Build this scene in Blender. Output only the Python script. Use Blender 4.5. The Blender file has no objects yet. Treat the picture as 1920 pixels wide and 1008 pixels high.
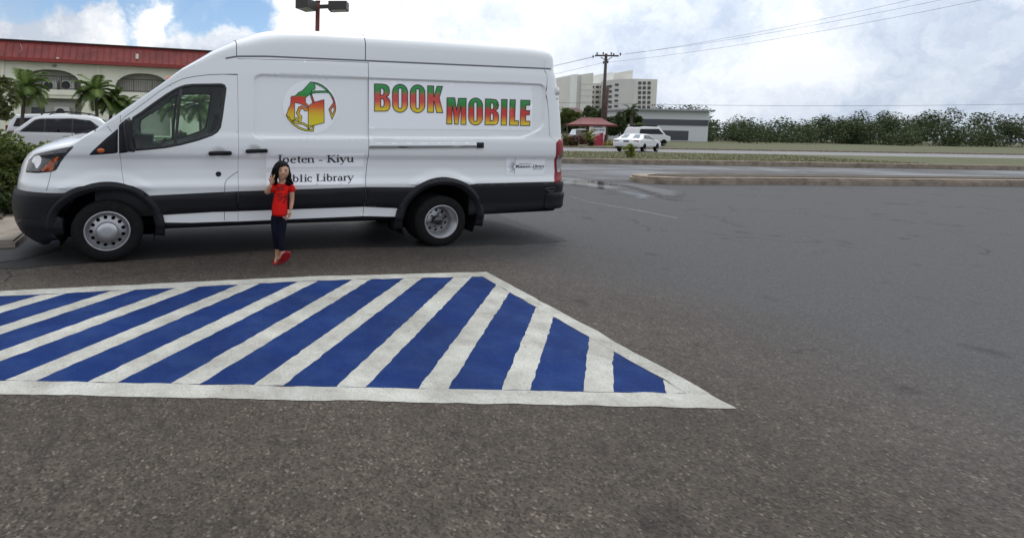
import bpy, bmesh, math, random
import numpy as np
from mathutils import Vector, Matrix
from mathutils.geometry import delaunay_2d_cdt
SC = bpy.context.scene
COL = SC.collection
random.seed(7); RNG = np.random.RandomState(11)

# ------------------------------------------------------------------ camera
FPX, PITCH, ROLL, CH, DEP, X0, YAW = 1014.89, .0594345, .0192139, 1.57557, 6.02149, -2.362675, .283626
_cp, _sp, _cr, _sr = math.cos(PITCH), math.sin(PITCH), math.cos(ROLL), math.sin(ROLL)
FW = np.array([0, _cp, -_sp]); _up = np.array([0, _sp, _cp]); _rt = np.array([1., 0, 0])
RT = _cr*_rt + _sr*_up; UP = -_sr*_rt + _cr*_up; CAM = np.array([0, 0, CH])
cd = bpy.data.cameras.new("camera"); cam = bpy.data.objects.new("camera", cd); COL.objects.link(cam)
cam.matrix_world = Matrix(((RT[0], UP[0], -FW[0], 0), (RT[1], UP[1], -FW[1], 0), (RT[2], UP[2], -FW[2], CH), (0, 0, 0, 1)))
cd.sensor_fit = 'HORIZONTAL'; cd.sensor_width = 36; cd.lens = FPX*36/1920
cd.shift_x = (960-600)/1920; cd.shift_y = -(504-297.5)/1920
cd.clip_start = .05; cd.clip_end = 5000
SC.camera = cam

# ------------------------------------------------------------------ exposure, sky, sun
SC.view_settings.view_transform = 'Standard'; SC.view_settings.look = 'None'
SC.view_settings.exposure = 0.0; SC.view_settings.gamma = 1
SUN_EL, SUN_AZ = math.radians(62), math.radians(25)      # azimuth from +Y (behind the van) towards +X
world = bpy.data.worlds.new("World"); SC.world = world; world.use_nodes = True

def build_world():
    nt = world.node_tree; N = nt.nodes; L = nt.links; N.clear()
    out = N.new('ShaderNodeOutputWorld'); bg = N.new('ShaderNodeBackground'); L.new(bg.outputs[0], out.inputs[0])
    sky = N.new('ShaderNodeTexSky'); sky.sky_type = 'NISHITA'; sky.sun_disc = False
    sky.sun_elevation = SUN_EL; sky.sun_rotation = SUN_AZ
    sky.air_density = 1.0; sky.dust_density = .2; sky.ozone_density = 3.0
    tc = N.new('ShaderNodeTexCoord'); D = tc.outputs['Generated']
    def math_(op, a, b=None, c=None, clamp=False):
        n = N.new('ShaderNodeMath'); n.operation = op; n.use_clamp = clamp
        for i, v in enumerate((a, b, c)):
            if v is None: continue
            if isinstance(v, (int, float)): n.inputs[i].default_value = v
            else: L.new(v, n.inputs[i])
        return n.outputs[0]
    def vec(op, a, b):
        n = N.new('ShaderNodeVectorMath'); n.operation = op
        for i, v in enumerate((a, b)):
            if isinstance(v, tuple): n.inputs[i].default_value = v
            else: L.new(v, n.inputs[i])
        return n.outputs['Value' if op in ('DISTANCE', 'DOT_PRODUCT', 'LENGTH') else 'Vector']
    def noise(v, scale, detail=6, rough=.55, out_='Fac'):
        n = N.new('ShaderNodeTexNoise'); n.inputs['Scale'].default_value = scale
        n.inputs['Detail'].default_value = detail; n.inputs['Roughness'].default_value = rough
        L.new(v, n.inputs['Vector']); return n.outputs[out_]
    def sstep(v, a, b):
        n = N.new('ShaderNodeMapRange'); n.interpolation_type = 'SMOOTHSTEP'
        n.inputs[1].default_value = a; n.inputs[2].default_value = b; L.new(v, n.inputs[0]); return n.outputs[0]
    # billowed direction: clouds are placed by where they stand in the sky
    nz = noise(D, 7, 8, .62, 'Color'); w = vec('SUBTRACT', nz, (.5, .5, .5))
    sc = N.new('ShaderNodeVectorMath'); sc.operation = 'SCALE'; L.new(w, sc.inputs[0]); sc.inputs['Scale'].default_value = .19
    Dw = vec('ADD', D, sc.outputs[0])
    def blob(px, py, r):
        d = FW + (px-600)/FPX*RT - (py-297.5)/FPX*UP; d = d/np.linalg.norm(d)
        dist = vec('DISTANCE', Dw, tuple(float(c) for c in d))
        return math_('SUBTRACT', 1.0, math_('DIVIDE', dist, r/FPX))
    def union(L_):
        o = L_[0]
        for k in L_[1:]: o = math_('MAXIMUM', o, k)
        return o
    blue = union([blob(400, 10, 130), blob(225, 30, 95), blob(110, 0, 130), blob(30, 20, 100), blob(228, 75, 50), blob(-140, -20, 170), blob(300, -90, 190), blob(160, -160, 230), blob(450, 40, 70)])
    cl = union([blob(280, 45, 46), blob(350, 90, 58), blob(285, 80, 50), blob(120, 72, 62), blob(25, 82, 60), blob(175, 40, 40), blob(425, 88, 44), blob(345, 65, 30), blob(180, 80, 50), blob(80, 90, 60), blob(560, 70, 78), blob(620, -20, 118), blob(740, 40, 190)])
    opening = math_('SUBTRACT', math_('MULTIPLY', sstep(blue, -.15, .35), 1.0), math_('MULTIPLY', sstep(cl, -.10, .36), 1.0), clamp=True)
    wisp = sstep(noise(Dw, 5.5, 7, .6), .42, .75)
    opening = math_('MULTIPLY', opening, math_('SUBTRACT', 1.0, math_('MULTIPLY', wisp, .35)))
    cover = math_('SUBTRACT', 1.0, opening, clamp=True)
    # cloud brightness: white tops, grey folds
    fold = noise(Dw, 5.0, 9, .62)
    ramp = N.new('ShaderNodeValToRGB'); L.new(fold, ramp.inputs[0])
    e = ramp.color_ramp.elements; e[0].position = .38; e[0].color = (.57, .63, .73, 1); e[1].position = .57; e[1].color = (1.0, 1.01, 1.02, 1)
    # thicker, greyer and bluer stretch of overcast to the right of the van
    d = FW + (1500-600)/FPX*RT - (150-297.5)/FPX*UP; d = d/np.linalg.norm(d)
    dist = vec('DISTANCE', Dw, tuple(float(c) for c in d))
    gm = N.new('ShaderNodeMix'); gm.data_type = 'RGBA'; L.new(math_('SUBTRACT', 1.0, sstep(dist, .15, .66)), gm.inputs[0])
    L.new(ramp.outputs[0], gm.inputs[6]); r2 = N.new('ShaderNodeValToRGB'); L.new(noise(Dw, 6.5, 8, .62), r2.inputs[0]); L.new(r2.outputs[0], gm.inputs[7]); q = r2.color_ramp.elements; q[0].position = .38; q[0].color = (.50, .58, .71, 1); q[1].position = .62; q[1].color = (.84, .88, .94, 1)
    # sunlit glow where the sun stands behind the cloud
    sd = Vector((math.sin(SUN_AZ)*math.cos(SUN_EL), math.cos(SUN_AZ)*math.cos(SUN_EL), math.sin(SUN_EL)))
    dt = vec('DOT_PRODUCT', D, tuple(sd)); glow = sstep(dt, .35, 1.0)
    gs = math_('ADD', 1.0, math_('MULTIPLY', glow, .9))
    cs = N.new('ShaderNodeVectorMath'); cs.operation = 'SCALE'; L.new(gm.outputs[2], cs.inputs[0]); L.new(gs, cs.inputs['Scale'])
    sk = N.new('ShaderNodeVectorMath'); sk.operation = 'SCALE'; L.new(sky.outputs[0], sk.inputs[0]); sk.inputs['Scale'].default_value = SKY_STRENGTH
    mix = N.new('ShaderNodeMix'); mix.data_type = 'RGBA'; L.new(cover, mix.inputs[0]); L.new(sk.outputs[0], mix.inputs[6]); L.new(cs.outputs[0], mix.inputs[7])
    # unseen sky behind the viewer, tinted bluer to set light on the van
    sx = N.new('ShaderNodeSeparateXYZ'); L.new(D, sx.inputs[0]); back = N.new('ShaderNodeMix'); back.data_type = 'RGBA'; back.blend_type = 'MULTIPLY'; back.inputs[0].default_value = 1
    bm_ = N.new('ShaderNodeMix'); bm_.data_type = 'RGBA'; L.new(sstep(sx.outputs[1], -.25, .35), bm_.inputs[0]); bm_.inputs[6].default_value = (.96, .985, 1.02, 1); bm_.inputs[7].default_value = (1, 1, 1, 1)
    L.new(mix.outputs[2], back.inputs[6]); L.new(bm_.outputs[2], back.inputs[7])
    L.new(back.outputs[2], bg.inputs['Color']); bg.inputs['Strength'].default_value = 1.0
SKY_STRENGTH = .12
build_world()
sl = bpy.data.lights.new("sun", 'SUN'); sl.energy = 1.1; sl.angle = math.radians(14); sl.color = (1, .95, .88)
sun = bpy.data.objects.new("sun", sl); COL.objects.link(sun)
sun.rotation_euler = (Vector((0, 0, 1)).rotation_difference(Vector((math.sin(SUN_AZ)*math.cos(SUN_EL), math.cos(SUN_AZ)*math.cos(SUN_EL), math.sin(SUN_EL))))).to_euler()
SC.cycles.max_bounces = 8; SC.cycles.transparent_max_bounces = 16; SC.cycles.use_denoising = True

# ------------------------------------------------------------------ geometry of the view: a pixel of the survey to a point of the place
_ca, _sa = math.cos(YAW), math.sin(YAW)
VA = np.array([_ca, _sa, 0]); VB = np.array([_sa, -_ca, 0]); VO = np.array([X0, DEP, 0])   # along the van, out of its near side, its origin
def ray(x, y): return FW + (x-600)/FPX*RT - (y-297.5)/FPX*UP
def G(x, y, z=0.):                       # on level ground of height z
    d = ray(x, y); return CAM + d*((z-CH)/d[2])
def Y(x, y, dist):                       # on the plane across the view at that distance
    d = ray(x, y); return CAM + d*(dist/d[1])
def K(x, y, k):                          # on the plane parallel to the van, k metres beyond its near side
    d = ray(x, y); t = ((VO-CAM)@VB - k)/(d@VB); return CAM + d*t
def proj(P):
    d = np.asarray(P) - CAM; Z = d@FW; return 600+FPX*(d@RT)/Z, 297.5-FPX*(d@UP)/Z

# ------------------------------------------------------------------ object helpers
def empty(name, loc=(0, 0, 0), rz=0.):
    o = bpy.data.objects.new(name, None); COL.objects.link(o); o.location = Vector(loc); o.rotation_euler = (0, 0, rz)
    o.empty_display_size = .2; return o
def tag(o, label=None, cat=None, group=None, kind=None):
    if label: o['label'] = label
    if cat: o['category'] = cat
    if group: o['group'] = group
    if kind: o['kind'] = kind
    return o
def mesh_obj(name, verts, faces, mats, parent=None, smooth=True, midx=None, loc=None):
    me = bpy.data.meshes.new(name); me.from_pydata([tuple(map(float, v)) for v in verts], [], [tuple(int(i) for i in f) for f in faces])
    if not isinstance(mats, (list, tuple)): mats = [mats]
    for m in mats: me.materials.append(m)
    if midx is not None: me.polygons.foreach_set('material_index', np.array(midx, dtype=np.int32))
    me.polygons.foreach_set('use_smooth', np.full(len(me.polygons), bool(smooth)))
    me.update()
    o = bpy.data.objects.new(name, me); COL.objects.link(o)
    if parent: o.parent = parent
    if loc is not None: o.location = Vector(loc)
    return o
class MB:
    """collects shapes; build() links them as one mesh"""
    def __init__(s): s.v = []; s.f = []; s.m = []; s.cur = 0
    def add(s, vs, fs):
        o = len(s.v); s.v += [tuple(v) for v in vs]; s.f += [tuple(i+o for i in f) for f in fs]; s.m += [s.cur]*len(fs); return s
    def box(s, c, size, rz=0., bev=0., tilt=None):
        hx, hy, hz = size[0]/2, size[1]/2, size[2]/2
        bm = bmesh.new(); bmesh.ops.create_cube(bm, size=1)
        for v in bm.verts: v.co = Vector((v.co.x*size[0], v.co.y*size[1], v.co.z*size[2]))
        if bev: bmesh.ops.bevel(bm, geom=bm.edges[:], offset=min(bev, min(size)*.45), segments=2, affect='EDGES')
        M = Matrix.Rotation(rz, 3, 'Z')
        if tilt is not None: M = M @ tilt
        bm.verts.index_update()
        s.add([M @ v.co + Vector(c) for v in bm.verts], [[v.index for v in f.verts] for f in bm.faces]); bm.free(); return s
    def tube(s, pts, r, n=8, caps=True, sq=1.):
        pts = [Vector(p) for p in pts]; R = r if isinstance(r, (list, tuple)) else [r]*len(pts); rings = []
        up = Vector((0, 0, 1)); prev = None
        for i, p in enumerate(pts):
            t = (pts[min(i+1, len(pts)-1)] - pts[max(i-1, 0)]).normalized()
            if prev is None: a = t.orthogonal().normalized() if abs(t.z) > .9 else t.cross(up).normalized()
            else: a = (prev - t*prev.dot(t)).normalized()
            prev = a; b = t.cross(a)
            rings.append([p + (a*math.cos(2*math.pi*k/n) + b*math.sin(2*math.pi*k/n)*sq)*R[i] for k in range(n)])
        vs = [v for g in rings for v in g]; fs = []
        for i in range(len(pts)-1):
            for k in range(n): fs.append((i*n+k, i*n+(k+1) % n, (i+1)*n+(k+1) % n, (i+1)*n+k))
        if caps: fs.append(tuple(range(n-1, -1, -1))); fs.append(tuple((len(pts)-1)*n+k for k in range(n)))
        return s.add(vs, fs)
    def lathe(s, prof, c=(0, 0, 0), axis='Y', n=32, sx=1.):
        vs = []; fs = []; c = Vector(c)
        for (r, h) in prof:
            for k in range(n):
                t = 2*math.pi*k/n
                if axis == 'Y': p = Vector((r*math.cos(t)*sx, h, r*math.sin(t)))
                else: p = Vector((r*math.cos(t)*sx, r*math.sin(t), h))
                vs.append(c+p)
        for i in range(len(prof)-1):
            for k in range(n):
                q = (i*n+k, i*n+(k+1) % n, (i+1)*n+(k+1) % n, (i+1)*n+k)
                fs.append(q[::-1] if axis == 'Y' else q)
        return s.add(vs, fs)
    def ball(s, c, r, n=10, m=7):
        r = r if isinstance(r, (tuple, list)) else (r, r, r); vs = []; fs = []
        for i in range(m+1):
            ph = math.pi*i/m
            for k in range(n):
                t = 2*math.pi*k/n; vs.append((c[0]+r[0]*math.sin(ph)*math.cos(t), c[1]+r[1]*math.sin(ph)*math.sin(t), c[2]+r[2]*math.cos(ph)))
        for i in range(m):
            for k in range(n): fs.append((i*n+k, (i+1)*n+k, (i+1)*n+(k+1) % n, i*n+(k+1) % n))
        return s.add(vs, fs)
    def prism(s, poly, z0, z1, M=None):
        """polygon (x, y) extruded from z0 to z1; M maps (x, y, z) to a point"""
        f_ = M or (lambda x, y, z: (x, y, z)); n = len(poly)
        vs = [f_(x, y, z0) for x, y in poly] + [f_(x, y, z1) for x, y in poly]
        return s.add(vs, [tuple(range(n-1, -1, -1)), tuple(range(n, 2*n))] + [(k, (k+1) % n, n+(k+1) % n, n+k) for k in range(n)])
    def build(s, name, mats, parent=None, smooth=True, loc=None, sharp=None):
        o = mesh_obj(name, s.v, s.f, mats, parent, smooth, s.m, loc)
        if smooth and sharp is not None: sharpen(o, sharp)
        return o
def sharpen(o, deg=35):
    bm = bmesh.new(); bm.from_mesh(o.data); a = math.radians(deg)
    for e in bm.edges: e.smooth = (len(e.link_faces) == 2 and e.calc_face_angle(0) < a)
    bm.to_mesh(o.data); bm.free()
def recalc(o):
    bm = bmesh.new(); bm.from_mesh(o.data); bmesh.ops.recalc_face_normals(bm, faces=bm.faces[:]); bm.to_mesh(o.data); bm.free(); return o
def copy_tree(o, parent=None):
    c = o.copy(); COL.objects.link(c)
    if parent: c.parent = parent
    for ch in [x for x in bpy.data.objects if x.parent == o]: copy_tree(ch, c)
    return c

# ------------------------------------------------------------------ materials
def mat(name, col, rough=.5, metal=0., var=0., vscale=8., bump=0., bscale=40., coat=0., spec=.5, col2=None, trans=0., detail=4, sheen=0.):
    m = bpy.data.materials.new(name); m.use_nodes = True; nt = m.node_tree; b = nt.nodes['Principled BSDF']
    b.inputs['Base Color'].default_value = (*col, 1); b.inputs['Roughness'].default_value = rough; b.inputs['Metallic'].default_value = metal
    b.inputs['Coat Weight'].default_value = coat; b.inputs['Coat Roughness'].default_value = .06
    b.inputs['Specular IOR Level'].default_value = spec
    if trans: b.inputs['Transmission Weight'].default_value = trans
    if var or bump:
        tc = nt.nodes.new('ShaderNodeTexCoord')
    if var:
        n = nt.nodes.new('ShaderNodeTexNoise'); n.inputs['Scale'].default_value = vscale; n.inputs['Detail'].default_value = detail; n.inputs['Roughness'].default_value = .6
        nt.links.new(tc.outputs['Object'], n.inputs['Vector'])
        r = nt.nodes.new('ShaderNodeValToRGB'); nt.links.new(n.outputs['Fac'], r.inputs[0])
        c2 = col2 if col2 else tuple(c*(1-var) for c in col); c1 = col if col2 else tuple(min(1, c*(1+var)) for c in col)
        r.color_ramp.elements[0].position = .32; r.color_ramp.elements[1].position = .68
        r.color_ramp.elements[0].color = (*c2, 1); r.color_ramp.elements[1].color = (*c1, 1)
        nt.links.new(r.outputs[0], b.inputs['Base Color'])
    if bump:
        n2 = nt.nodes.new('ShaderNodeTexNoise'); n2.inputs['Scale'].default_value = bscale; n2.inputs['Detail'].default_value = 3
        nt.links.new(tc.outputs['Object'], n2.inputs['Vector'])
        bp = nt.nodes.new('ShaderNodeBump'); bp.inputs['Strength'].default_value = bump; bp.inputs['Distance'].default_value = .02
        nt.links.new(n2.outputs['Fac'], bp.inputs['Height']); nt.links.new(bp.outputs[0], b.inputs['Normal'])
    return m
def glass_mat(name, tint, alpha, rough=.02):
    """thin tinted pane: tinted see-through plus a mirror reflection by Fresnel"""
    m = bpy.data.materials.new(name); m.use_nodes = True; nt = m.node_tree; N = nt.nodes; N.clear()
    out = N.new('ShaderNodeOutputMaterial'); tr = N.new('ShaderNodeBsdfTransparent'); tr.inputs[0].default_value = (*tint, 1)
    gl = N.new('ShaderNodeBsdfGlossy'); gl.inputs['Roughness'].default_value = rough
    fr = N.new('ShaderNodeFresnel'); fr.inputs[0].default_value = 1.5; mx = N.new('ShaderNodeMixShader')
    nt.links.new(fr.outputs[0], mx.inputs[0]); nt.links.new(tr.outputs[0], mx.inputs[1]); nt.links.new(gl.outputs[0], mx.inputs[2]); nt.links.new(mx.outputs[0], out.inputs[0])
    return m
def print_mat(name, stops, rough=.35):
    """printed colour bands: attribute t (0 foot of the print, 1 top) through a ramp"""
    m = bpy.data.materials.new(name); m.use_nodes = True; nt = m.node_tree; b = nt.nodes['Principled BSDF']
    at = nt.nodes.new('ShaderNodeAttribute'); at.attribute_name = 't'
    r = nt.nodes.new('ShaderNodeValToRGB'); nt.links.new(at.outputs['Fac'], r.inputs[0]); nt.links.new(r.outputs[0], b.inputs['Base Color'])
    el = r.color_ramp.elements
    while len(el) < len(stops): el.new(.5)
    for e, (p, c) in zip(el, stops): e.position = p; e.color = (*c, 1)
    b.inputs['Roughness'].default_value = rough; return m
def srgb(r, g, b):
    f = lambda c: (c/255/12.92 if c/255 <= .04045 else ((c/255+.055)/1.055)**2.4); return (f(r), f(g), f(b))
def low_spec(m, s): m.node_tree.nodes['Principled BSDF'].inputs['Specular IOR Level'].default_value = s; return m
M = dict(
    paint=mat('white_paint', (.76, .775, .785), .32, coat=.6),
    shell=low_spec(mat('dark_shell', (.008, .008, .009), .8), .1),
    plastic=low_spec(mat('dark_plastic', (.0095, .010, .0135), .5, bump=.12, bscale=500), .28),
    gloss_black=mat('gloss_black', (.01, .01, .011), .15),
    rubber=low_spec(mat('tyre_rubber', (.009, .009, .0095), .8, var=.3, vscale=20), .18),
    seal=mat('rubber_seal', (.012, .012, .013), .45),
    steel=mat('wheel_silver', (.36, .365, .38), .36, .75, var=.08, vscale=30),
    hub=mat('cap_silver', (.46, .465, .48), .3, .7),
    chrome=mat('bright_metal', (.62, .62, .63), .16, 1.),
    decal=mat('white_vinyl', (.86, .87, .90), .40),
    ink=mat('black_ink', (.008, .008, .010), .45),
    grey_ink=mat('grey_ink', (.16, .17, .19), .45),
    amber=mat('amber_lens', (.55, .12, .012), .18, coat=.5),
    amber_dark=mat('amber_reflector', (.34, .065, .008), .25, coat=.5),
    red_lens=mat('red_lens', (.25, .005, .008), .35, coat=.0),
    clear_lens=mat('clear_lens', (.42, .43, .45), .12, .3, coat=.7),
    lamp_dark=mat('lamp_housing', (.02, .021, .025), .12, coat=.8),
    glass=glass_mat('tinted_glass', (.74, .88, .80), 1),
    windshield=glass_mat('windshield_glass', (.45, .58, .54), 1),
    interior=mat('cab_trim', (.03, .031, .034), .7),
    seatcloth=mat('seat_cloth', (.02, .02, .022), .85),
)
# ================================================================== THE VAN
# Local frame: x along the body (nose at negative x), y into the body, z up; b = -y is out of the near side.
def smooth_tab(pts, w=.03):
    xs = np.array([p[0] for p in pts]); ys = np.array([p[1] for p in pts])
    g = np.arange(xs[0]-.2, xs[-1]+.2, .002); v = np.interp(g, xs, ys); k = max(1, int(w/.002)); ker = np.hanning(2*k+1); ker /= ker.sum()
    v = np.convolve(np.pad(v, k, mode='edge'), ker, 'valid'); return lambda q: np.interp(q, g, v)
BZ = smooth_tab([(.15, -.09), (.36, -.05), (.40, -.032), (.56, -.032), (.70, -.01), (.80, .0), (.845, .014), (.875, .004), (.93, -.024), (1.05, -.033), (1.15, -.030), (1.175, -.028), (1.21, .004), (1.30, .008), (1.40, .004), (1.44, 0), (1.47, -.014), (1.6, -.026), (2.2, -.088), (2.36, -.11), (2.45, -.13)], .02)
A0 = smooth_tab([(.1, -.95), (.2, -1.0), (.38, -1.09), (.56, -1.13), (.7, -1.12), (.78, -1.10), (.9, -1.09), (1.05, -1.05), (1.12, -1.02), (1.19, -.97), (1.27, -.88), (1.35, -.78), (1.5, -.5)], .03)
A1 = smooth_tab([(.3, 6.26), (.7, 6.27), (1.0, 6.25), (1.77, 6.21), (2.03, 6.18), (2.31, 6.13), (2.5, 6.07)], .05)
TOP = smooth_tab([(-1.30, .9), (-1.10, 1.02), (-1.05, 1.10), (-1.02, 1.14), (-.97, 1.19), (-.86, 1.265), (-.71, 1.335), (-.51, 1.395), (-.28, 1.445), (-.14, 1.50), (.04, 1.64), (.31, 1.845), (.58, 2.05), (.8, 2.235), (1.0, 2.365), (1.17, 2.485), (1.44, 2.64), (1.66, 2.735), (1.8, 2.775), (2.02, 2.81), (2.45, 2.825), (4, 2.84), (5.8, 2.83), (5.97, 2.81), (6.05, 2.73), (6.09, 2.64), (6.11, 2.5), (6.14, 2.40)], .05)
S0, LN, NN = -.25, 1.35, 2.3
S1, LR, NR = 5.80, 1.2, 4.0
HALF = 1.03
def base(s, z):
    s = np.asarray(s, float); z = np.asarray(z, float); b = BZ(z); a = s.copy()
    ph = np.clip((S0-s)/LN, 0, 1)*math.pi/2; fr = s < S0
    a = np.where(fr, S0-(S0-A0(z))*np.sin(ph)**(2/NN), a); bb = np.where(fr, -HALF+(HALF+b)*np.cos(ph)**(2/NN), b)
    ph = np.clip((s-S1)/LR, 0, 1)*math.pi/2; rr = s > S1
    a = np.where(rr, S1+(A1(z)-S1)*np.sin(ph)**(2/NR), a); bb = np.where(rr, -HALF+(HALF+b)*np.cos(ph)**(2/NR), bb)
    return a, bb
def sd_poly(P, x, y):
    P = np.asarray(P, float); d = np.full(x.shape, 1e9); ins = np.zeros(x.shape, bool)
    for (ax, ay), (bx, by) in zip(P, np.roll(P, -1, 0)):
        ex, ey = bx-ax, by-ay; L2 = ex*ex+ey*ey+1e-12; t = np.clip(((x-ax)*ex+(y-ay)*ey)/L2, 0, 1)
        d = np.minimum(d, np.hypot(x-ax-t*ex, y-ay-t*ey))
        c = ((ay > y) != (by > y)); ins ^= c & (x < ax+(y-ay)*ex/(ey if abs(ey) > 1e-12 else 1e-12))
    return np.where(ins, -d, d)
def sst(x, a, b):
    t = np.clip((x-a)/(b-a), 0, 1); return t*t*(3-2*t)
FEAT = []                       # embossing added on top of the base profile
def feat(s, z):
    o = np.zeros(np.shape(s))
    for f in FEAT: o = o+f(s, z)
    return o
def surf(s, z, off=0., emb=True):
    """points (x, y, z) of the near side; off = distance out of the panel"""
    s = np.asarray(s, float); z = np.asarray(z, float)
    o = off+(feat(s, z) if emb else 0.)
    a, b = base(s, z); e = .004
    a2, b2 = base(s+e, z); a3, b3 = base(s-e, z); ta, tb = a2-a3, b2-b3; L = np.hypot(ta, tb)+1e-9
    na, nb = -tb/L, ta/L          # outward normal in plan
    return np.stack([a+na*o, -(b+nb*o), z], -1)
def to_world(P): P = np.asarray(P); return VO+P[..., 0:1]*VA-P[..., 1:2]*VB+P[..., 2:3]*np.array([0, 0, 1.])
def sz(x, y, off=0.):
    """survey pixel -> (s, z) on the side of the van"""
    d = ray(x, y); t = ((VO-CAM)@VB)/(d@VB); P = CAM+d*t; s, z = (P-VO)@VA, P[2]
    if s < -.6: s = -.25-(-.25-s)*1.1
    for _ in range(14):
        f = lambda s_, z_: np.array(proj(to_world(surf(s_, z_, off, False))[0] if False else to_world(surf(np.array([s_]), np.array([z_]), off, False))[0]))
        q = f(s, z); r = q-np.array([x, y])
        if abs(r).max() < .02: break
        h = 1e-3; J = np.stack([(f(s+h, z)-q)/h, (f(s, z+h)-q)/h], -1)
        try: dx = np.linalg.solve(J+np.eye(2)*1e-3, -r)
        except Exception: break
        dx = np.clip(dx, -.25, .25); s += dx[0]; z += dx[1]; s = min(max(s, -1.58), 6.5)
    return (float(s), float(z))
def SZ(pts, off=0.): return [sz(x, y, off) for x, y in pts]
def dens(P, h, closed=True):
    o = []; n = len(P)
    for i in range(n if closed else n-1):
        a, b = P[i], P[(i+1) % n]; k = max(1, int(math.ceil(math.hypot(b[0]-a[0], b[1]-a[1])/h)))
        o += [(a[0]+(b[0]-a[0])*j/k, a[1]+(b[1]-a[1])*j/k) for j in range(k)]
    if not closed: o.append(P[-1])
    return o
def area2(P): return sum(P[i][0]*P[(i+1) % len(P)][1]-P[(i+1) % len(P)][0]*P[i][1] for i in range(len(P)))
def rounded(P, r, n=5):
    """polygon with its corners rounded (r one radius or one per corner)"""
    o = []; N_ = len(P); R = r if isinstance(r, (list, tuple)) else [r]*N_
    for i in range(N_):
        p = np.array(P[i]); a = np.array(P[i-1])-p; b = np.array(P[(i+1) % N_])-p; la, lb = np.hypot(*a), np.hypot(*b)
        q = min(R[i], la*.49, lb*.49)
        if q < 1e-4: o.append(tuple(p)); continue
        p0, p1 = p+a/la*q, p+b/lb*q
        for k in range(n+1):
            t = k/n; o.append(tuple((1-t)**2*p0+2*t*(1-t)*p+t*t*p1))
    return o
def shrink(P, d):
    P = np.asarray(P); sgn = 1 if area2([tuple(p) for p in P]) > 0 else -1; o = []
    for i in range(len(P)):
        a, p, b = P[i-1], P[i], P[(i+1) % len(P)]
        u = (p-a)/(np.hypot(*(p-a))+1e-9); v = (b-p)/(np.hypot(*(b-p))+1e-9)
        n = np.array([-(u[1]+v[1]), u[0]+v[0]]); L = np.hypot(*n)+1e-9; n = n/L; c = max(.45, abs(n[0]*-u[1]+n[1]*u[0]))
        o.append(tuple(p+n*sgn*d/c))
    return o
def patch(name, outer, mats, parent, holes=(), off=0., skirt=.012, grid=.03, extra=(), emb=True, rim=0., rimw=.012, smat=None, tlo=None, thi=None, mirror=False, fn=None, link=True):
    """sheet metal cut to an outline on the van's side, with folded edges"""
    surf_ = fn or surf
    loops = [dens(outer, grid)]+[dens(h, grid) for h in holes]
    pts = []; edges = []
    for lp in loops:
        b0 = len(pts); pts += lp; edges += [(b0+i, b0+(i+1) % len(lp)) for i in range(len(lp))]
    if rim:
        inner = [shrink(lp, rimw if k == 0 else -rimw) for k, lp in enumerate(loops)]
        for lp in inner: pts += lp
    for e in extra:
        e = dens(e, grid, False); b0 = len(pts); pts += e; edges += [(b0+i, b0+i+1) for i in range(len(e)-1)]
    O = np.array(loops[0]); x0, z0 = O.min(0); x1, z1 = O.max(0)
    gx, gz = np.meshgrid(np.arange(x0+grid*.5, x1, grid), np.arange(z0+grid*.43, z1, grid)); gx = gx.ravel()+.0007; gz = gz.ravel()
    if len(gx):
        d = sd_poly(O, gx, gz); keep = d < -max(grid*.35, rimw*1.2 if rim else 0)
        for h in loops[1:]: keep &= sd_poly(h, gx, gz) > max(grid*.35, rimw*1.2 if rim else 0)
        pts += list(zip(gx[keep], gz[keep]))
    R = delaunay_2d_cdt([Vector(p) for p in pts], edges, [], 0, 1e-5)
    V2 = np.array([(v[0], v[1]) for v in R[0]]); F = np.array([f for f in R[2] if len(f) == 3])
    c = V2[F].mean(1); keep = sd_poly(O, c[:, 0], c[:, 1]) < 0
    for h in loops[1:]: keep &= sd_poly(h, c[:, 0], c[:, 1]) > 0
    F = F[keep]
    A = V2[F]; cr = (A[:, 1, 0]-A[:, 0, 0])*(A[:, 2, 1]-A[:, 0, 1])-(A[:, 1, 1]-A[:, 0, 1])*(A[:, 2, 0]-A[:, 0, 0])
    F = np.where((cr < 0)[:, None], F[:, ::-1], F); F = F[abs(cr) > 1e-10]
    o = np.full(len(V2), off)
    if rim:
        dd = np.abs(sd_poly(O, V2[:, 0], V2[:, 1]))
        for h in loops[1:]: dd = np.minimum(dd, np.abs(sd_poly(h, V2[:, 0], V2[:, 1])))
        o = off-rim*(1-np.sqrt(1-(1-np.clip(dd/rimw, 0, 1))**2))
    V = surf_(V2[:, 0], V2[:, 1], o, emb); faces = [tuple(f) for f in F]; verts = [tuple(v) for v in V]; T = list(V2[:, 1])
    if skirt:
        for k, lp in enumerate(loops):
            lp = np.array(lp); ccw = area2([tuple(p) for p in lp]) > 0
            if (not ccw and k == 0) or (ccw and k > 0): lp = lp[::-1]
            o1 = off-rim; p0 = surf_(lp[:, 0], lp[:, 1], np.full(len(lp), o1), emb); p1 = surf_(lp[:, 0], lp[:, 1], np.full(len(lp), o1-skirt), emb)
            b0 = len(verts); n = len(lp); verts += [tuple(v) for v in p0]+[tuple(v) for v in p1]; T += list(lp[:, 1])*2
            faces += [(b0+i, b0+n+i, b0+n+(i+1) % n, b0+(i+1) % n) for i in range(n)]
    midx = [0]*len(F)+[1 if smat else 0]*(len(faces)-len(F))
    if mirror:
        verts = [(x, 2*HALF-y, z) for x, y, z in verts]; faces = [f[::-1] for f in faces]
    if not link: return verts, faces
    ob = mesh_obj(name, verts, faces, [mats, smat] if smat else mats, parent, midx=midx)
    if tlo is not None:
        at = ob.data.attributes.new('t', 'FLOAT', 'POINT'); at.data.foreach_set('value', np.clip((np.array(T)-tlo)/(thi-tlo), 0, 1).astype(np.float32))
    return ob
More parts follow.
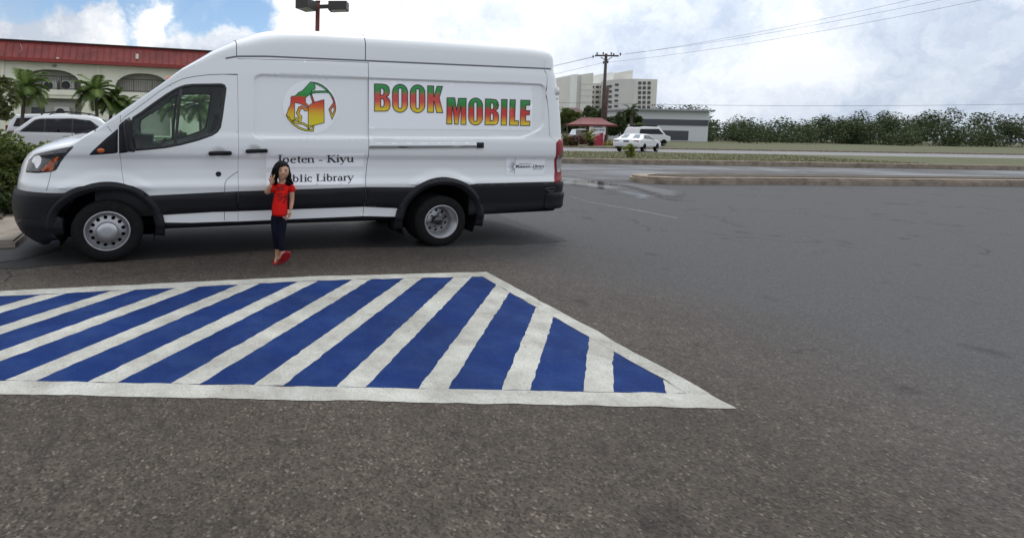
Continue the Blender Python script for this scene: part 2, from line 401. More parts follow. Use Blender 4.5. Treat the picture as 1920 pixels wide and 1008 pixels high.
def ribbon_polys(line, w, closed=False):
    """centre line -> quads of width w in the plane"""
    P = np.array(line, float); n = len(P); o = []
    W = np.array(w if isinstance(w, (list, tuple, np.ndarray)) else [w]*n)
    for i in range(n):
        a = P[i-1] if (i > 0 or closed) else P[i]; b = P[(i+1) % n] if (i < n-1 or closed) else P[i]
        t = b-a; t = t/(np.hypot(*t)+1e-9); nn = np.array([-t[1], t[0]]); m = 1.
        if (0 < i < n-1) or closed:
            u = P[i]-P[i-1]; u = u/(np.hypot(*u)+1e-9); m = 1/max(.55, abs(u@t))
        o.append((P[i]+nn*W[i]/2*m, P[i]-nn*W[i]/2*m))
    return o
def ribbons(name, lines, mat_, parent, off=.002, emb=True, h=.03, fn=None, link=True, mb=None):
    """lines: list of (polyline, width, closed): flat strips lying on the body, one mesh"""
    mb = mb or MB(); f_ = fn or surf
    for line, w, closed in lines:
        if not isinstance(w, (list, tuple)): line = dens(line, h, closed)
        R = ribbon_polys(line, w, closed); n = len(R)
        L = f_(np.array([r[0][0] for r in R]), np.array([r[0][1] for r in R]), off, emb); Q = f_(np.array([r[1][0] for r in R]), np.array([r[1][1] for r in R]), off, emb)
        vs = [tuple(v) for v in L]+[tuple(v) for v in Q]
        mb.add(vs, [(i, n+i, n+(i+1) % n, (i+1) % n) for i in range(n if closed else n-1)])
    return mb.build(name, mat_, parent) if link else mb
def zr(ox, oy, k): return lambda pts: [(ox+x/k, oy+y/k) for x, y in pts]

van = empty('cargo_van', VO, YAW)
tag(van, 'long white high-roof delivery van lettered as a book mobile, parked side-on', 'van')

# ---- outlines traced on the survey
Z3 = zr(0, 200, 4.5825); Z2 = zr(0, 0, 4.5825); Z4 = zr(400, 0, 4.5825); Z5 = zr(400, 200, 4.5825); Z6 = zr(800, 0, 4.5825); Z7 = zr(800, 200, 4.5825)
ZW = zr(150, 120, 5.6)
wheelF, wheelR = (-.01, .357), (4.17, .335); KX = 1.105
def arc(c, r, a0, a1, n=24): return [(c[0]+r*KX*math.cos(math.radians(a0+(a1-a0)*i/n)), c[1]+r*math.sin(math.radians(a0+(a1-a0)*i/n))) for i in range(n+1)]
# embossing: recessed upper panels, wheel-arch lips
panelA = rounded(SZ([(476, 258), (476, 140), (690.5, 147), (690.5, 258)]), [.06, .12, .0, .0])
panelB = rounded(SZ([(692, 258), (692, 147), (1022, 159), (1021, 238), (983, 258)]), [0, 0, .10, .12, .14])
def inset(poly, dep, w):
    P = dens(poly, .05)
    def f(s, z): 
        m = (s > min(p[0] for p in P)-.1) & (s < max(p[0] for p in P)+.1) & (z > 1.3)
        o = np.zeros(np.shape(s)); 
        if m.any(): o[m] = -dep*sst(-sd_poly(P, s[m], z[m]), -w*.5, w*.5)
        return o
    return f
def dish(px, py, rx, ry, d):
    c = sz(px, py)
    return lambda s, z: -d*sst(-np.hypot((s-c[0])/rx, (z-c[1])/ry), -1.0, -.55)
FEAT.append(dish(411, 287.5, .085, .062, .022)); FEAT.append(dish(478, 283, .085, .062, .022))
FEAT.append(inset(panelA, .027, .020)); FEAT.append(inset(panelB, .027, .020))
def lip(c, r0, r1, d):
    def f(s, z):
        r = np.hypot((s-c[0])/KX, z-c[1]); return d*sst(-r, -r1, -r0)*sst(z, .80, .88)
    return f
FEAT.append(lip(wheelF, .60, .69, .026)); FEAT.append(lip(wheelR, .62, .70, .026))
E_PTS = [(-1.60, 1.135), (-1.40, 1.15), (-1.15, 1.19), (-1.0, 1.215), (-.85, 1.235), (-.6, 1.275), (-.40, 1.31), (-.28, 1.38), (-.2, 1.43), (-.06, 1.52), (.16, 1.685), (.5, 1.945), (.78, 2.15), (.98, 2.255), (1.2, 2.345), (1.44, 2.40), (1.8, 2.42), (3.1, 2.435), (5.80, 2.465), (7.0, 2.465)]
EDGE = lambda s: np.interp(s, [p[0] for p in E_PTS], [p[1] for p in E_PTS])
topedge = lambda s0, s1, n=30: [(s0+(s1-s0)*i/n, float(EDGE(s0+(s1-s0)*i/n))) for i in range(n+1)]

# seams
doorF0 = SZ([(228, 208), (225, 235), (225, 290), (229, 322), (234, 352), (236, 362)])        # front edge of cab door
doorF1 = SZ([(445, 141), (446, 200), (447, 290), (446.5, 360), (446, 415)])                 # rear edge of cab door
slid1 = SZ([(690.3, 118), (691, 250), (689, 300), (686, 330), (683.5, 355), (685, 372), (680, 405)])
frame_top = SZ([(232, 199), (245, 188), (270, 176), (300, 157.5), (320, 148.5), (345, 143), (380, 141.2), (412, 140), (445, 140)])
frame_top = SZ([Z for Z in ZW([(425, 610), (470, 560), (560, 495), (700, 395), (830, 295), (960, 215), (1080, 160), (1200, 135), (1350, 118), (1500, 112), (1655, 112)])])
sill = SZ([(300, 419.5), (360, 417.5), (422, 415.3), (560, 410), (745, 402)])
zs = lambda s: float(np.interp(s, [p[0] for p in sill], [p[1] for p in sill]))
# door outline goes down behind the front arch
archF = arc(wheelF, .475, -8, 200, 40); archR = arc(wheelR, .50, -8, 200, 40)
seam_front = [p for p in doorF0 if p[1] < frame_top[0][1]]
arch_out_F = arc(wheelF, .565, 62, 10, 14)
door_poly = [frame_top[0]]+seam_front+arch_out_F+[(.612, .43)]+[(x, z) for x, z in sill if .66 < x < doorF1[-1][0]-.02]+list(reversed(doorF1))+list(reversed(frame_top[1:-1]))
win_poly = SZ(ZW([(548, 560), (640, 500), (760, 412), (900, 315), (1010, 250), (1100, 218), (1180, 208), (1480, 204), (1520, 215), (1540, 255), (1530, 340), (1500, 560), (1480, 670), (1445, 720), (1390, 755), (1250, 805), (1060, 855), (900, 885), (700, 905), (560, 915), (520, 900), (520, 760), (530, 640)]))
win_in = shrink(win_poly, .035)
body_hole_F = arc(wheelF, .53, -12, 192, 40); body_hole_R = arc(wheelR, .56, -12, 192, 40)

# ---- base shell (dark), sits behind the outer panels on the near side; outer panels in white
def loop_shell():
    low = [(s, .42) for s in np.linspace(-.55, -1.6, 12)]
    return None
x_end = 7.0
shell_out = [(-1.6, .30), (-.62, .30)]+[p for p in reversed(arc(wheelF, .52, -6, 186, 30))]+[(.60, .36), (3.50, .36)]+[p for p in reversed(arc(wheelR, .55, -6, 186, 30))]+[(4.82, .40), (x_end, .44), (x_end, 2.465)]+list(reversed(topedge(-1.6, x_end-.01, 120)))
def shell_fn(s, z, off, emb): return surf(s, z, off, emb)
winner = shrink(win_poly, .01)
vF = patch('chassis_shell', shell_out, M['shell'], van, holes=[winner], off=-.055, skirt=0, grid=.08)
vF.name = 'inner_shell'

# ---- white body panels: fender, rear quarter; all in one mesh with the roof
BODY = MB()
def addp(*a, **k):
    v, f = patch('x', *a, None, None, link=False, skirt=0, **k); BODY.add(v, f)
gap = .0035
hl_poly = SZ(Z3([(222, 565), (255, 455), (300, 405), (460, 370), (638, 338), (560, 425), (520, 480), (485, 545), (440, 560), (330, 570)]))
fender = [(-1.6, .78)]+[(s, .79) for s in np.linspace(-1.5, -.66, 14)]+[p for p in reversed(arc(wheelF, .535, 64, 147, 20))][0:0]+[p for p in arc(wheelF, .54, 142, 66, 18)]
fender += [(p[0]-gap, p[1]) for p in reversed(seam_front)]+[(frame_top[0][0]-gap, frame_top[0][1])]
fender += [(s, float(EDGE(s))) for s in np.linspace(frame_top[0][0]-.005, -1.6, 50)]
addp(fender, grid=.025)
# strip between the cab door frame and the windshield / roof: A-pillar and cantrail
ft = [(x, z+gap*2) for x, z in frame_top]
pil = list(ft)+[(ft[-1][0], 2.39)]+[(s, float(EDGE(s))) for s in np.linspace(ft[-1][0], ft[0][0], 40)]
addp(pil, grid=.025)
slid_top = SZ([(445, 111), (500, 112), (600, 114.5), (690.3, 118)])
# sliding-door part
sd_poly_ = [(p[0]+gap, p[1]) for p in doorF1 if p[1] < 2.1]
sd_out = [(doorF1[0][0]+gap, slid_top[0][1])]+[(p[0]+gap, p[1]) for p in doorF1]+[(x, z) for x, z in sill if doorF1[-1][0]+.02 < x < slid1[-1][0]-.02]+[(p[0]-gap, p[1]) for p in reversed(slid1)]
sd_out = sd_out[:-1]+[(slid1[0][0]-gap, slid_top[-1][1])]+list(reversed(slid_top[1:-1]))
# cantrail strip over the sliding door
can = [(slid_top[0][0]+gap, slid_top[0][1]+gap*1.5)]+[(x, z+gap*1.5) for x, z in slid_top[1:]]+[(slid_top[-1][0], float(EDGE(3.1)))]+[(s, float(EDGE(s))) for s in np.linspace(3.0, slid_top[0][0], 12)]
addp(can, grid=.03)
# rear quarter
rq = [(p[0]+gap, p[1]) for p in slid1 if p[1] > .44]+[(slid1[-1][0]+gap, zs(slid1[-1][0]))]+[(x, z) for x, z in sill if slid1[-1][0]+.05 < x < 3.5]
rq += [p for p in arc(wheelR, .565, 172, 14, 30)]+[(4.80, .60), (x_end, .60)]+[(x_end, 2.465)]+[(s, float(EDGE(s))) for s in np.linspace(x_end-.01, slid1[0][0]+gap, 60)]
addp(rq, grid=.03, extra=[dens(shrink(panelB, .012), .04)+[shrink(panelB, .012)[0]], dens(shrink(panelB, -.012), .04)[:-1]])

# ---- loft: roof, hood and windshield from the near edge over the crown to the far edge
def loft_rows(ss, nt=15, nexp=3.0, t0=0., t1=1.):
    rows = []
    for s in ss:
        e = float(EDGE(s)); p = surf(np.array([s]), np.array([e]), 0., True)[0]; a = p[0]; b = -p[1]; T = max(float(TOP(a)), e+.001)
        n = nexp(s) if callable(nexp) else nexp; row = []
        for i in range(nt+1):
            t = t0+(t1-t0)*(i/nt)
            tt = 1-(1-t)**1.6 if False else t**1.7
            row.append((a, -(b+(-HALF-b)*tt), e+(T-e)*(1-(1-tt)**n)**(1/n)))
        rows.append(row)
    return rows
def add_rows(mb, rows, both=True):
    R, C_ = len(rows), len(rows[0])
    for side in ((0, 1) if both else (0,)):
        vs = [(x, (2*HALF-y) if side else y, z) for r in rows for x, y, z in r]; fs = []
        for i in range(R-1):
            for j in range(C_-1):
                q = (i*C_+j, (i+1)*C_+j, (i+1)*C_+j+1, i*C_+j+1); fs.append(q[::-1] if side else q)
        mb.add(vs, fs)
sW0, sW1 = -.13, .80
nroof = lambda s: 3.4 if s > 1.4 else (2.6 if s > .8 else 2.6)
def nx(s): return float(np.interp(s, [-1.6, -.3, .0, .8, 1.6, 2.4, 5.5, 6.2], [1.8, 2.0, 5., 5., 3.8, 4.4, 4.4, 3.4]))
for r0, r1, k in ((sW1, 1.427, 16), (1.436, 3.073, 26)): add_rows(BODY, loft_rows(list(np.linspace(r0, r1, k)), 22, nx))
roofs2 = list(np.linspace(3.084, 5.78, 24))+list(np.linspace(5.82, x_end, 26))
add_rows(BODY, loft_rows(roofs2, 22, nx))
TP = .30
add_rows(BODY, loft_rows(np.linspace(sW0, sW1, 14), 5, nx, 0, TP))            # A-pillars
# far side of the body, with its window opening
def mir(outer, holes, **k):
    v, f = patch('x', outer, None, None, holes=holes, link=False, mirror=True, **k); BODY.add(v, f)
far_out = [(-1.6, .40), (-.62, .40)]+[p for p in reversed(arc(wheelF, .54, 0, 180, 20))]+[(.60, .42), (3.50, .42)]+[p for p in reversed(arc(wheelR, .56, 0, 180, 20))]+[(4.82, .45), (x_end, .45), (x_end, 2.465)]+list(reversed(topedge(-1.6, x_end-.01, 100)))
mir(far_out, [winner], grid=.1, skirt=0)
body = BODY.build('body', M['paint'], van); sharpen(body, 40)
H = MB(); add_rows(H, loft_rows(list(np.linspace(-1.6, -.9, 24))+list(np.linspace(-.86, sW0-.012, 14)), 14, nx)); H.build('hood', M['paint'], van)
IN = MB(); rows_ = [[(x, y+.012*(1-j/22), z-.012) for j, (x, y, z) in enumerate(r)] for r in loft_rows(list(np.linspace(sW1+.05, 5.9, 50)), 22, nx)]
add_rows(IN, rows_); IN.build('headliner', M['shell'], van)
Wd = MB(); add_rows(Wd, loft_rows(np.linspace(sW0, sW1, 14), 12, nx, TP, 1)); Wd.build('windshield', M['windshield'], van)
# ---- doors
front_door = patch('front_door', door_poly, M['paint'], van, holes=[win_poly], grid=.025, smat=M['shell'])
pane_holes = []
patch('window_pane', win_in, M['glass'], front_door, off=-.014, skirt=0, grid=.08, emb=False)
patch('window_seal', shrink(win_poly, -.002), M['seal'], front_door, holes=[win_in], off=.003, skirt=.03, rim=.006, rimw=.01, emb=False)
bar = SZ(ZW([(1042, 236), (1078, 226), (1015, 862), (985, 868)]))
patch('window_divider', bar, M['seal'], front_door, off=.001, skirt=.02, emb=False, grid=.1)
# (the dish behind each handle, pressed into the panel, is cut before the doors are built: see FEAT below)
sliding_door = patch('sliding_door', sd_out, M['paint'], van, grid=.025, smat=M['shell'], extra=[dens(shrink(panelA, .012), .04)[:-1], dens(shrink(panelA, -.012), .04)[:-1]])
def stack(name, poly, levels, mat_, parent, emb=True, build=True, mb=None):
    """outline lifted off the body in steps (offset, shrink) and closed: handles, mirrors, lamps"""
    P0 = dens(poly, .03); n = len(P0); mb = mb or MB(); vs = []; fs = []
    for off, sh in levels:
        Q = np.array(shrink(P0, sh) if sh else P0); vs += [tuple(v) for v in surf(Q[:, 0], Q[:, 1], off, emb)]
    ccw = area2(P0) > 0
    for i in range(len(levels)-1):
        for k in range(n):
            q = (i*n+k, i*n+(k+1) % n, (i+1)*n+(k+1) % n, (i+1)*n+k); fs.append(q if ccw else q[::-1])
    top = tuple((len(levels)-1)*n+k for k in range(n)); fs.append(top if ccw else top[::-1])
    mb.add(vs, fs); return mb.build(name, mat_, parent) if build else mb
def capsule(x0, y0, x1, y1, r, n=8):
    a, b = np.array(sz(x0, y0)), np.array(sz(x1, y1)); t = (b-a)/np.hypot(*(b-a)); u = np.array([-t[1], t[0]]); o = []
    for k in range(n+1): th = math.pi*k/n; o.append(tuple(b+(t*math.sin(th)-u*math.cos(th))*r))
    for k in range(n+1): th = math.pi*k/n; o.append(tuple(a+(-t*math.sin(th)+u*math.cos(th))*r))
    return o
def ell(x, y, rx, ry, n=20, off=0.):
    c = sz(x, y, off); return [(c[0]+rx*math.cos(2*math.pi*k/n), c[1]+ry*math.sin(2*math.pi*k/n)) for k in range(n)]
HL = [(.02, 0), (.038, .002), (.045, .010)]
stack('handle', capsule(394.5, 287.8, 430.5, 287.2, .026), HL, M['plastic'], front_door)
stack('handle', capsule(463.5, 283.6, 498, 282.6, .024), HL, M['plastic'], sliding_door)
stack('fuel_lock', ell(409.6, 326.3, .034, .030), [(0, 0), (.006, .002), (.006, .012), (.001, .016)], M['plastic'], front_door)
ribbons('filler_flap_gap', [(SZ(Z5([(212, 556), (150, 598), (112, 632), (99, 660), (97, 740), (95, 975)])), .006, False)], M['shell'], front_door, off=.0015)
# ---- mirror on its black sail panel
patch('mirror_sail', rounded(SZ(Z3([(763, 417), (800, 375), (905, 278), (1014, 187), (1012, 398), (960, 404), (850, 412)])), .02), M['plastic'], van, off=.010, rim=.008, rimw=.012, emb=False)
stack('side_repeater', ell(189.3, 282.2, .042, .026), [(.008, 0), (.016, .004), (.020, .016)], M['amber'], van, emb=False)
patch('mirror_base', SZ(ZW([(408, 648), (440, 612), (520, 560), (548, 640), (560, 905), (480, 930), (410, 938)])), M['plastic'], front_door, off=.014, rim=.008, rimw=.012, emb=False)
mo = SZ(ZW([(470, 590), (490, 577), (525, 577), (545, 600), (552, 700), (556, 800), (575, 885), (590, 905), (575, 922), (520, 918), (495, 890), (480, 780), (462, 650)]), off=.16)
mirror = stack('mirror', mo, [(.04, .015), (.07, .004), (.10, 0), (.25, 0), (.29, .006), (.31, .02)], M['plastic'], front_door, emb=False)
# ---- dark cladding, bumpers and arch flares
CL = M['plastic']
bump = [(-1.6, .775)]+[(s, .79) for s in np.linspace(-1.5, -.50, 12)]+arc(wheelF, .52, 122, 180, 14)+SZ([(107, 404), (118, 411), (120, 438)])+[(-.75, .185), (-.95, .22), (-1.15, .26), (-1.6, .30)]
fb = patch('front_bumper', bump, CL, van, off=.035, rim=.022, rimw=.03, skirt=.06, emb=False)
v_, f_ = patch('x', bump, None, None, off=.035, rim=.022, rimw=.03, skirt=.06, emb=False, link=False, mirror=True)
mesh_obj('front_bumper', v_, f_, CL, van)
ribbons('bumper_joint', [(SZ([(24, 402), (50, 407), (85, 410), (118, 411)], .03), .010, False)], M['gloss_black'], fb, off=.0365, emb=False)
def flare(c, r0, r1, a0, a1, dz):
    P = arc(c, r1, a0, a1, 44)+list(reversed(arc(c, r0, a0, a1, 44))); return P
patch('arch_flare', flare(wheelF, .468, .566, -9, 192, 0), CL, van, off=.052, rim=.03, rimw=.045, skirt=.12, emb=False)
patch('arch_flare', flare(wheelR, .500, .602, -9, 190, 0), CL, van, off=.055, rim=.03, rimw=.045, skirt=.12, emb=False)
for nm, pts, par in (('door_cladding', [(258, 367.8), (400, 360.6), (446.0, 358.6), (446.0, 396), (400, 397.2), (286, 404), (278, 385)], front_door),
                     ('door_cladding', [(446.7, 358.5), (560, 354.8), (684.7, 350.7), (685.9, 372), (682.2, 387.4), (560, 391.8), (446.5, 395.9)], sliding_door),
                     ('side_cladding', [(685.3, 350.6), (784, 347.2), (770, 372), (765, 384.2), (682.7, 387.4), (686.4, 372)], van)):
    patch(nm, (SZ(pts) if par is not van else SZ(pts[:2])[:1]+arc(wheelR, .55, 122, 160, 8)+SZ(pts[4:])) if nm != 'x' else 0, CL, par, off=.026, rim=.020, rimw=.042, skirt=.03, emb=False, grid=.04)
rz0 = sz(884, 344.5); rz1 = sz(1030, 340.3)
rc = [(4.52, .84), (x_end, .868), (x_end, .50), (5.9, .475), (4.60, .405), (4.60, .5), (4.60, .62)]
patch('side_cladding', rc, CL, van, off=.022, rim=.02, rimw=.04, skirt=.05, emb=False, grid=.05)
rb = patch('rear_bumper', rounded([(5.80, .70), (x_end, .72), (x_end, .47), (5.80, .465)], .02), CL, van, off=.05, rim=.02, rimw=.03, skirt=.08, emb=False, grid=.05)
ribbons('bumper_joint', [(SZ([(899, 378.5), (960, 376.3), (1020, 373.5)]), .008, False)], M['gloss_black'], rb, off=.0245, emb=False)
stack('bumper_sensor', ell(1032.5, 355.5, .05, .040), [(.02, 0), (.030, .004), (.030, .016), (.026, .02)], M['gloss_black'], rb, emb=False)
stack('side_reflector', [(6.33, .76), (6.45, .76), (6.45, .85), (6.33, .85)], [(.02, 0), (.03, .003)], M['clear_lens'], rb, emb=False)
# sill under the doors
sk = [(.58, .43), (3.50, .455), (3.50, .38), (.58, .345)]
patch('side_sill', sk, M['plastic'], van, off=-.02, rim=.02, rimw=.03, emb=False, grid=.06, skirt=.1)
# ---- seams, and the painted shade of the roof gutter
lines = [(SZ(Z6([(1010, 520), (1022, 600), (1034, 650), (1046, 800), (1050, 1000)])+Z7([(1051, 150), (1054, 240), (1066, 262), (1108, 298)])), .0016, False)]
lines += [(SZ(Z3([(400, 722), (412, 680), (440, 560)])), .005, False), (SZ(Z3([(922, 168), (960, 215)])), .0045, False)]
for ln in lines: ribbons('panel_joint', [ln], M['shell'], van, off=.0015)
gutter_lines = []
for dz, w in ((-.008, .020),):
    gutter_lines.append(([(s, float(EDGE(s))+dz) for s in np.linspace(1.30, 5.93, 90)], w, False))
ribbons('gutter_shade', gutter_lines, mat('gutter_shade_grey', (.10, .105, .115), .5), van, off=.002)  # dark grey strip imitates the shade in the gutter recess
# ---- sliding door track
rail = rounded(SZ([(691.5, 268.3), (905, 267.6), (905, 277.2), (691.5, 278.6)]), .008)
tr_ = patch('door_track', rail, M['chrome'], van, off=.014, rim=.004, rimw=.01, emb=False, skirt=.014)
patch('track_slot', SZ([(692, 273.5), (893, 272.4), (893, 277.0), (692, 278.2)]), mat('track_grey', (.20, .20, .20), .4, .6), tr_, off=.0165, skirt=.004, emb=False, grid=.1)
patch('end_cap', rounded(SZ([(893, 267.2), (906, 267.0), (906, 277.5), (893, 277.8)]), .008), M['plastic'], tr_, off=.022, rim=.005, rimw=.008, emb=False, skirt=.02)
# ---- lamps
hl = patch('headlight', rounded(hl_poly, .02), M['lamp_dark'], van, off=.010, rim=.008, rimw=.015, emb=False, grid=.02)
patch('lamp_bowl', rounded(SZ(Z3([(275, 472), (296, 428), (340, 412), (368, 436), (362, 488), (330, 545), (312, 540), (302, 500)])), .03), M['chrome'], hl, off=.0125, rim=.004, rimw=.015, skirt=0, emb=False, grid=.02)
patch('turn_signal', rounded(SZ(Z3([(356, 553), (412, 490), (478, 476), (462, 545), (440, 553)])), .01), M['amber_dark'], hl, off=.0125, skirt=0, emb=False, grid=.03)
patch('amber_reflector', rounded(SZ(Z3([(418, 482), (488, 432), (516, 424), (484, 472)])), .008), M['amber'], hl, off=.0125, skirt=0, emb=False, grid=.03)
ribbons('lamp_trim', [(SZ(Z3([(255, 462), (350, 402), (470, 380), (600, 352)])), .008, False), (SZ(Z3([(430, 470), (500, 395), (580, 375)])), .006, False), (SZ(Z3([(380, 430), (440, 400), (470, 395)])), .01, False)], mat('lamp_grey', (.16, .165, .18), .25, .5), hl, off=.0125, emb=False)
tl0 = SZ(Z7([(1095, 655), (1100, 560), (1108, 430), (1112, 306)])); tt = sz(*Z7([(1138, 281)])[0])
tl = tl0+[(tt[0], tt[1]), (6.50, tt[1]+.02), (6.50, .92), (6.35, .90)]
tlo_ = patch('tail_light', rounded(tl, .02), M['red_lens'], van, off=.014, rim=.010, rimw=.02, emb=False, grid=.03)
rv = SZ(Z7([(1120, 418), (1114, 560)])); rv = [rv[0], (rv[0][0]+.09, rv[0][1]-.02), (6.48, rv[0][1]-.05), (6.48, rv[1][1]+.05), (rv[1][0]+.09, rv[1][1]), rv[1]]
patch('reversing_lens', rv, M['clear_lens'], tlo_, off=.0155, skirt=0, emb=False, grid=.03)
ribbons('lens_rib', [([(rv[0][0]+.02, z), (6.46, z-.01)], .012, False) for z in np.linspace(rv[1][1]+.07, rv[0][1]-.05, 5)], mat('lens_grey', (.12, .12, .13), .3), tlo_, off=.017, emb=False)
# ---- nose between the headlights
gr = rounded([(-1.6, 1.06), (-1.26, 1.03), (-1.26, .86), (-1.6, .84)], [0, .03, .03, 0])
for mr in (False, True):
    v_, f_ = patch('x', gr, None, None, off=.008, rim=.006, rimw=.01, emb=False, link=False, mirror=mr); mesh_obj('grille', v_, f_, M['plastic'], van)
v_, f_ = patch('x', rounded(hl_poly, .02), None, None, off=.010, rim=.008, rimw=.015, emb=False, link=False, mirror=True); mesh_obj('headlight', v_, f_, M['lamp_dark'], van)
# ---- amber beacon on the roof front, wiper, rear hinge lamp
bc = Vector((.96, HALF+.30, 2.37))
pb = K(339, 133.5, -.55); pl = np.array([(pb-VO)@VA, 0.55, pb[2]])
bcn = MB().lathe([(.0, .055), (.06, .05), (.075, .02), (.08, -.05), (.08, -.09)], c=(pl[0]-.07, HALF, pl[2]+.02), axis='Z', n=20).build('roof_beacon', M['amber'], van)
wp = MB().tube([(-.22, .35, 1.455), (-.05, .6, 1.56), (-.02, 1.3, 1.60)], .012, 6).tube([(-.38, .28, 1.445), (-.18, .26, 1.475)], .012, 6).build('wiper', M['plastic'], van)
hg = MB(); hgp = K(1054, 173, .1); hx, hz = (hgp-VO)@VA, hgp[2]
hg.box((hx-.09, .10, hz+.01), (.05, .06, .11), bev=.012).box((hx-.09, .10, hz-.09), (.04, .05, .035), bev=.01).build('door_hinge', M['paint'], van)
# ---- underbody
UB = MB(); UB.box((2.1, HALF, .40), (5.8, 1.5, .06)); UB.box((2.2, HALF, .33), (4.6, .5, .16)); UB.build('underbody', M['shell'], van)
for c in (wheelF, wheelR):
    a_ = arc(c, .47 if c is wheelF else .50, -20, 200, 24); mb = MB()
    vs = [(x, .06, z) for x, z in a_]+[(x, .55, z) for x, z in a_]; n = len(a_)
    mb.add(vs, [(i, i+1, n+i+1, n+i) for i in range(n-1)]+[tuple(n+i for i in range(n))]).build('wheel_well', M['shell'], van)
# ---- wheels
def annulus_plate(name, r0, r1, nh, rh, rr, depth, mat_, parent, cx, cz, yb, hole_pts=None, n=48, lug=None):
    """pressed disc with real holes; depth(r) gives how far in it lies"""
    outer = [(r1*math.cos(2*math.pi*k/n), r1*math.sin(2*math.pi*k/n)) for k in range(n)]
    holes = [[(rr*math.cos(t)+rh*math.cos(2*math.pi*k/10), rr*math.sin(t)+rh*math.sin(2*math.pi*k/10)) for k in range(10)] for t in (2*math.pi*(j+.5)/nh for j in range(nh))]
    if r0 > 0: holes.append([(r0*math.cos(2*math.pi*k/24), r0*math.sin(2*math.pi*k/24)) for k in range(24)])
    fn = lambda s, z, off, emb: np.stack([cx+s*KX, yb+depth(np.hypot(s, z))-off, cz+z], -1)
    return patch(name, outer, mat_, parent, holes=holes, off=0., skirt=.012, grid=.018, emb=False, fn=fn)
def tyre(cx, cz, R, yout, w, parent, mr=False):
    rim_r = .215; s_ = [(rim_r, .012), (rim_r+.02, .003), (R-.075, 0.), (R-.045, .003), (R-.018, .014), (R-.004, .030)]
    y0 = yout; prof = [(r, y0+d) for r, d in s_]
    for k in range(5):                                    # tread ribs and grooves
        g0 = y0+.03+(w-.06)*(k+.75)/5.6; prof += [(R, g0-.012), (R, g0), (R-.010, g0+.002), (R-.010, g0+.010), (R, g0+.012)]
    prof += [(r, y0+w-d) for r, d in reversed(s_)]
    mb = MB().lathe(prof, (cx, 0, cz), 'Y', 64, KX)
    for k in range(64):                                   # shoulder blocks
        t = 2*math.pi*k/64; c, s = math.cos(t), math.sin(t)
        for (ra, rb) in ((R-.032, R-.010),):
            mb.tube([(cx+c*ra*KX, y0+.009, cz+s*ra), (cx+c*rb*KX, y0+.022, cz+s*rb)], .005, 4)
    return mb.build('tyre', M['rubber'], parent, sharp=50)
def wheel_front():
    cx, cz = wheelF; R = .348; y0 = -.015
    w = empty('wheel'); w.parent = van
    tyre(cx, cz, R, y0, .215, w)
    rim = MB().lathe([(.226, y0+.006), (.222, y0-.002), (.212, y0-.002), (.206, y0+.004), (.203, y0+.03), (.196, y0+.05), (.18, y0+.056)], (cx, 0, cz), 'Y', 56, KX).build('rim', M['steel'], w)
    dp = lambda r: np.interp(r, [.08, .10, .13, .165, .185, .20], [-.012, .004, .018, .03, .045, .055])
    annulus_plate('disc', .09, .196, 13, .0205, .156, dp, M['steel'], w, cx, cz, y0)
    MB().lathe([(.113, y0+.02), (.108, y0-.012), (.098, y0-.03), (.088, y0-.038), (.05, y0-.042), (.0, y0-.043)], (cx, 0, cz), 'Y', 48, KX).build('hub_cap', M['hub'], w)
    MB().lathe([(.20, y0+.09), (0, y0+.09)], (cx, 0, cz), 'Y', 32, KX).build('brake_drum', M['shell'], w)
def wheel_rear():
    cx, cz = wheelR; R = .342; y0 = -.01
    w = empty('wheel'); w.parent = van
    tyre(cx, cz, R, y0, .20, w); tyre(cx, cz, R, y0+.24, .20, w)
    MB().lathe([(.226, y0+.004), (.222, y0-.004), (.212, y0-.004), (.206, y0+.004), (.200, y0+.02), (.192, y0+.025), (.186, y0+.07), (.178, y0+.075), (.172, y0+.145), (.158, y0+.16)], (cx, 0, cz), 'Y', 56, KX).build('rim', M['steel'], w)
    dp = lambda r: np.interp(r, [.05, .10, .11, .16, .17], [.145, .145, .155, .162, .158])
    annulus_plate('disc', .045, .166, 10, .0185, .135, dp, M['steel'], w, cx, cz, y0)
    hb = MB().lathe([(.066, y0+.145), (.064, y0+.085), (.055, y0+.077), (.0, y0+.075)], (cx, 0, cz), 'Y', 32, KX).build('hub', M['lamp_dark'], w)
    for k in range(6):
        lg = MB(); t = 2*math.pi*(k+.3)/6; lg.lathe([(.013, .15), (.013, .12), (0, .118)], (cx+.088*math.cos(t)*KX, y0, cz+.088*math.sin(t)), 'Y', 6); lg.build('wheel_nut', M['lamp_dark'], w)
    MB().lathe([(.19, y0+.19), (0, y0+.19)], (cx, 0, cz), 'Y', 32, KX).build('brake_drum', M['shell'], w)
wheel_front(); wheel_rear()
for c, R in ((wheelF, .348), (wheelR, .342)):             # the two wheels of the far side
    w = empty('wheel'); w.parent = van
    MB().lathe([(.0, 2.0), (.20, 2.0), (.215, 2.055), (R-.05, 2.06), (R, 2.02), (R, 1.86), (R-.05, 1.83), (.2, 1.83), (0, 1.85)], (c[0], 0, c[1]), 'Y', 40, KX).build('tyre', M['rubber'], w)
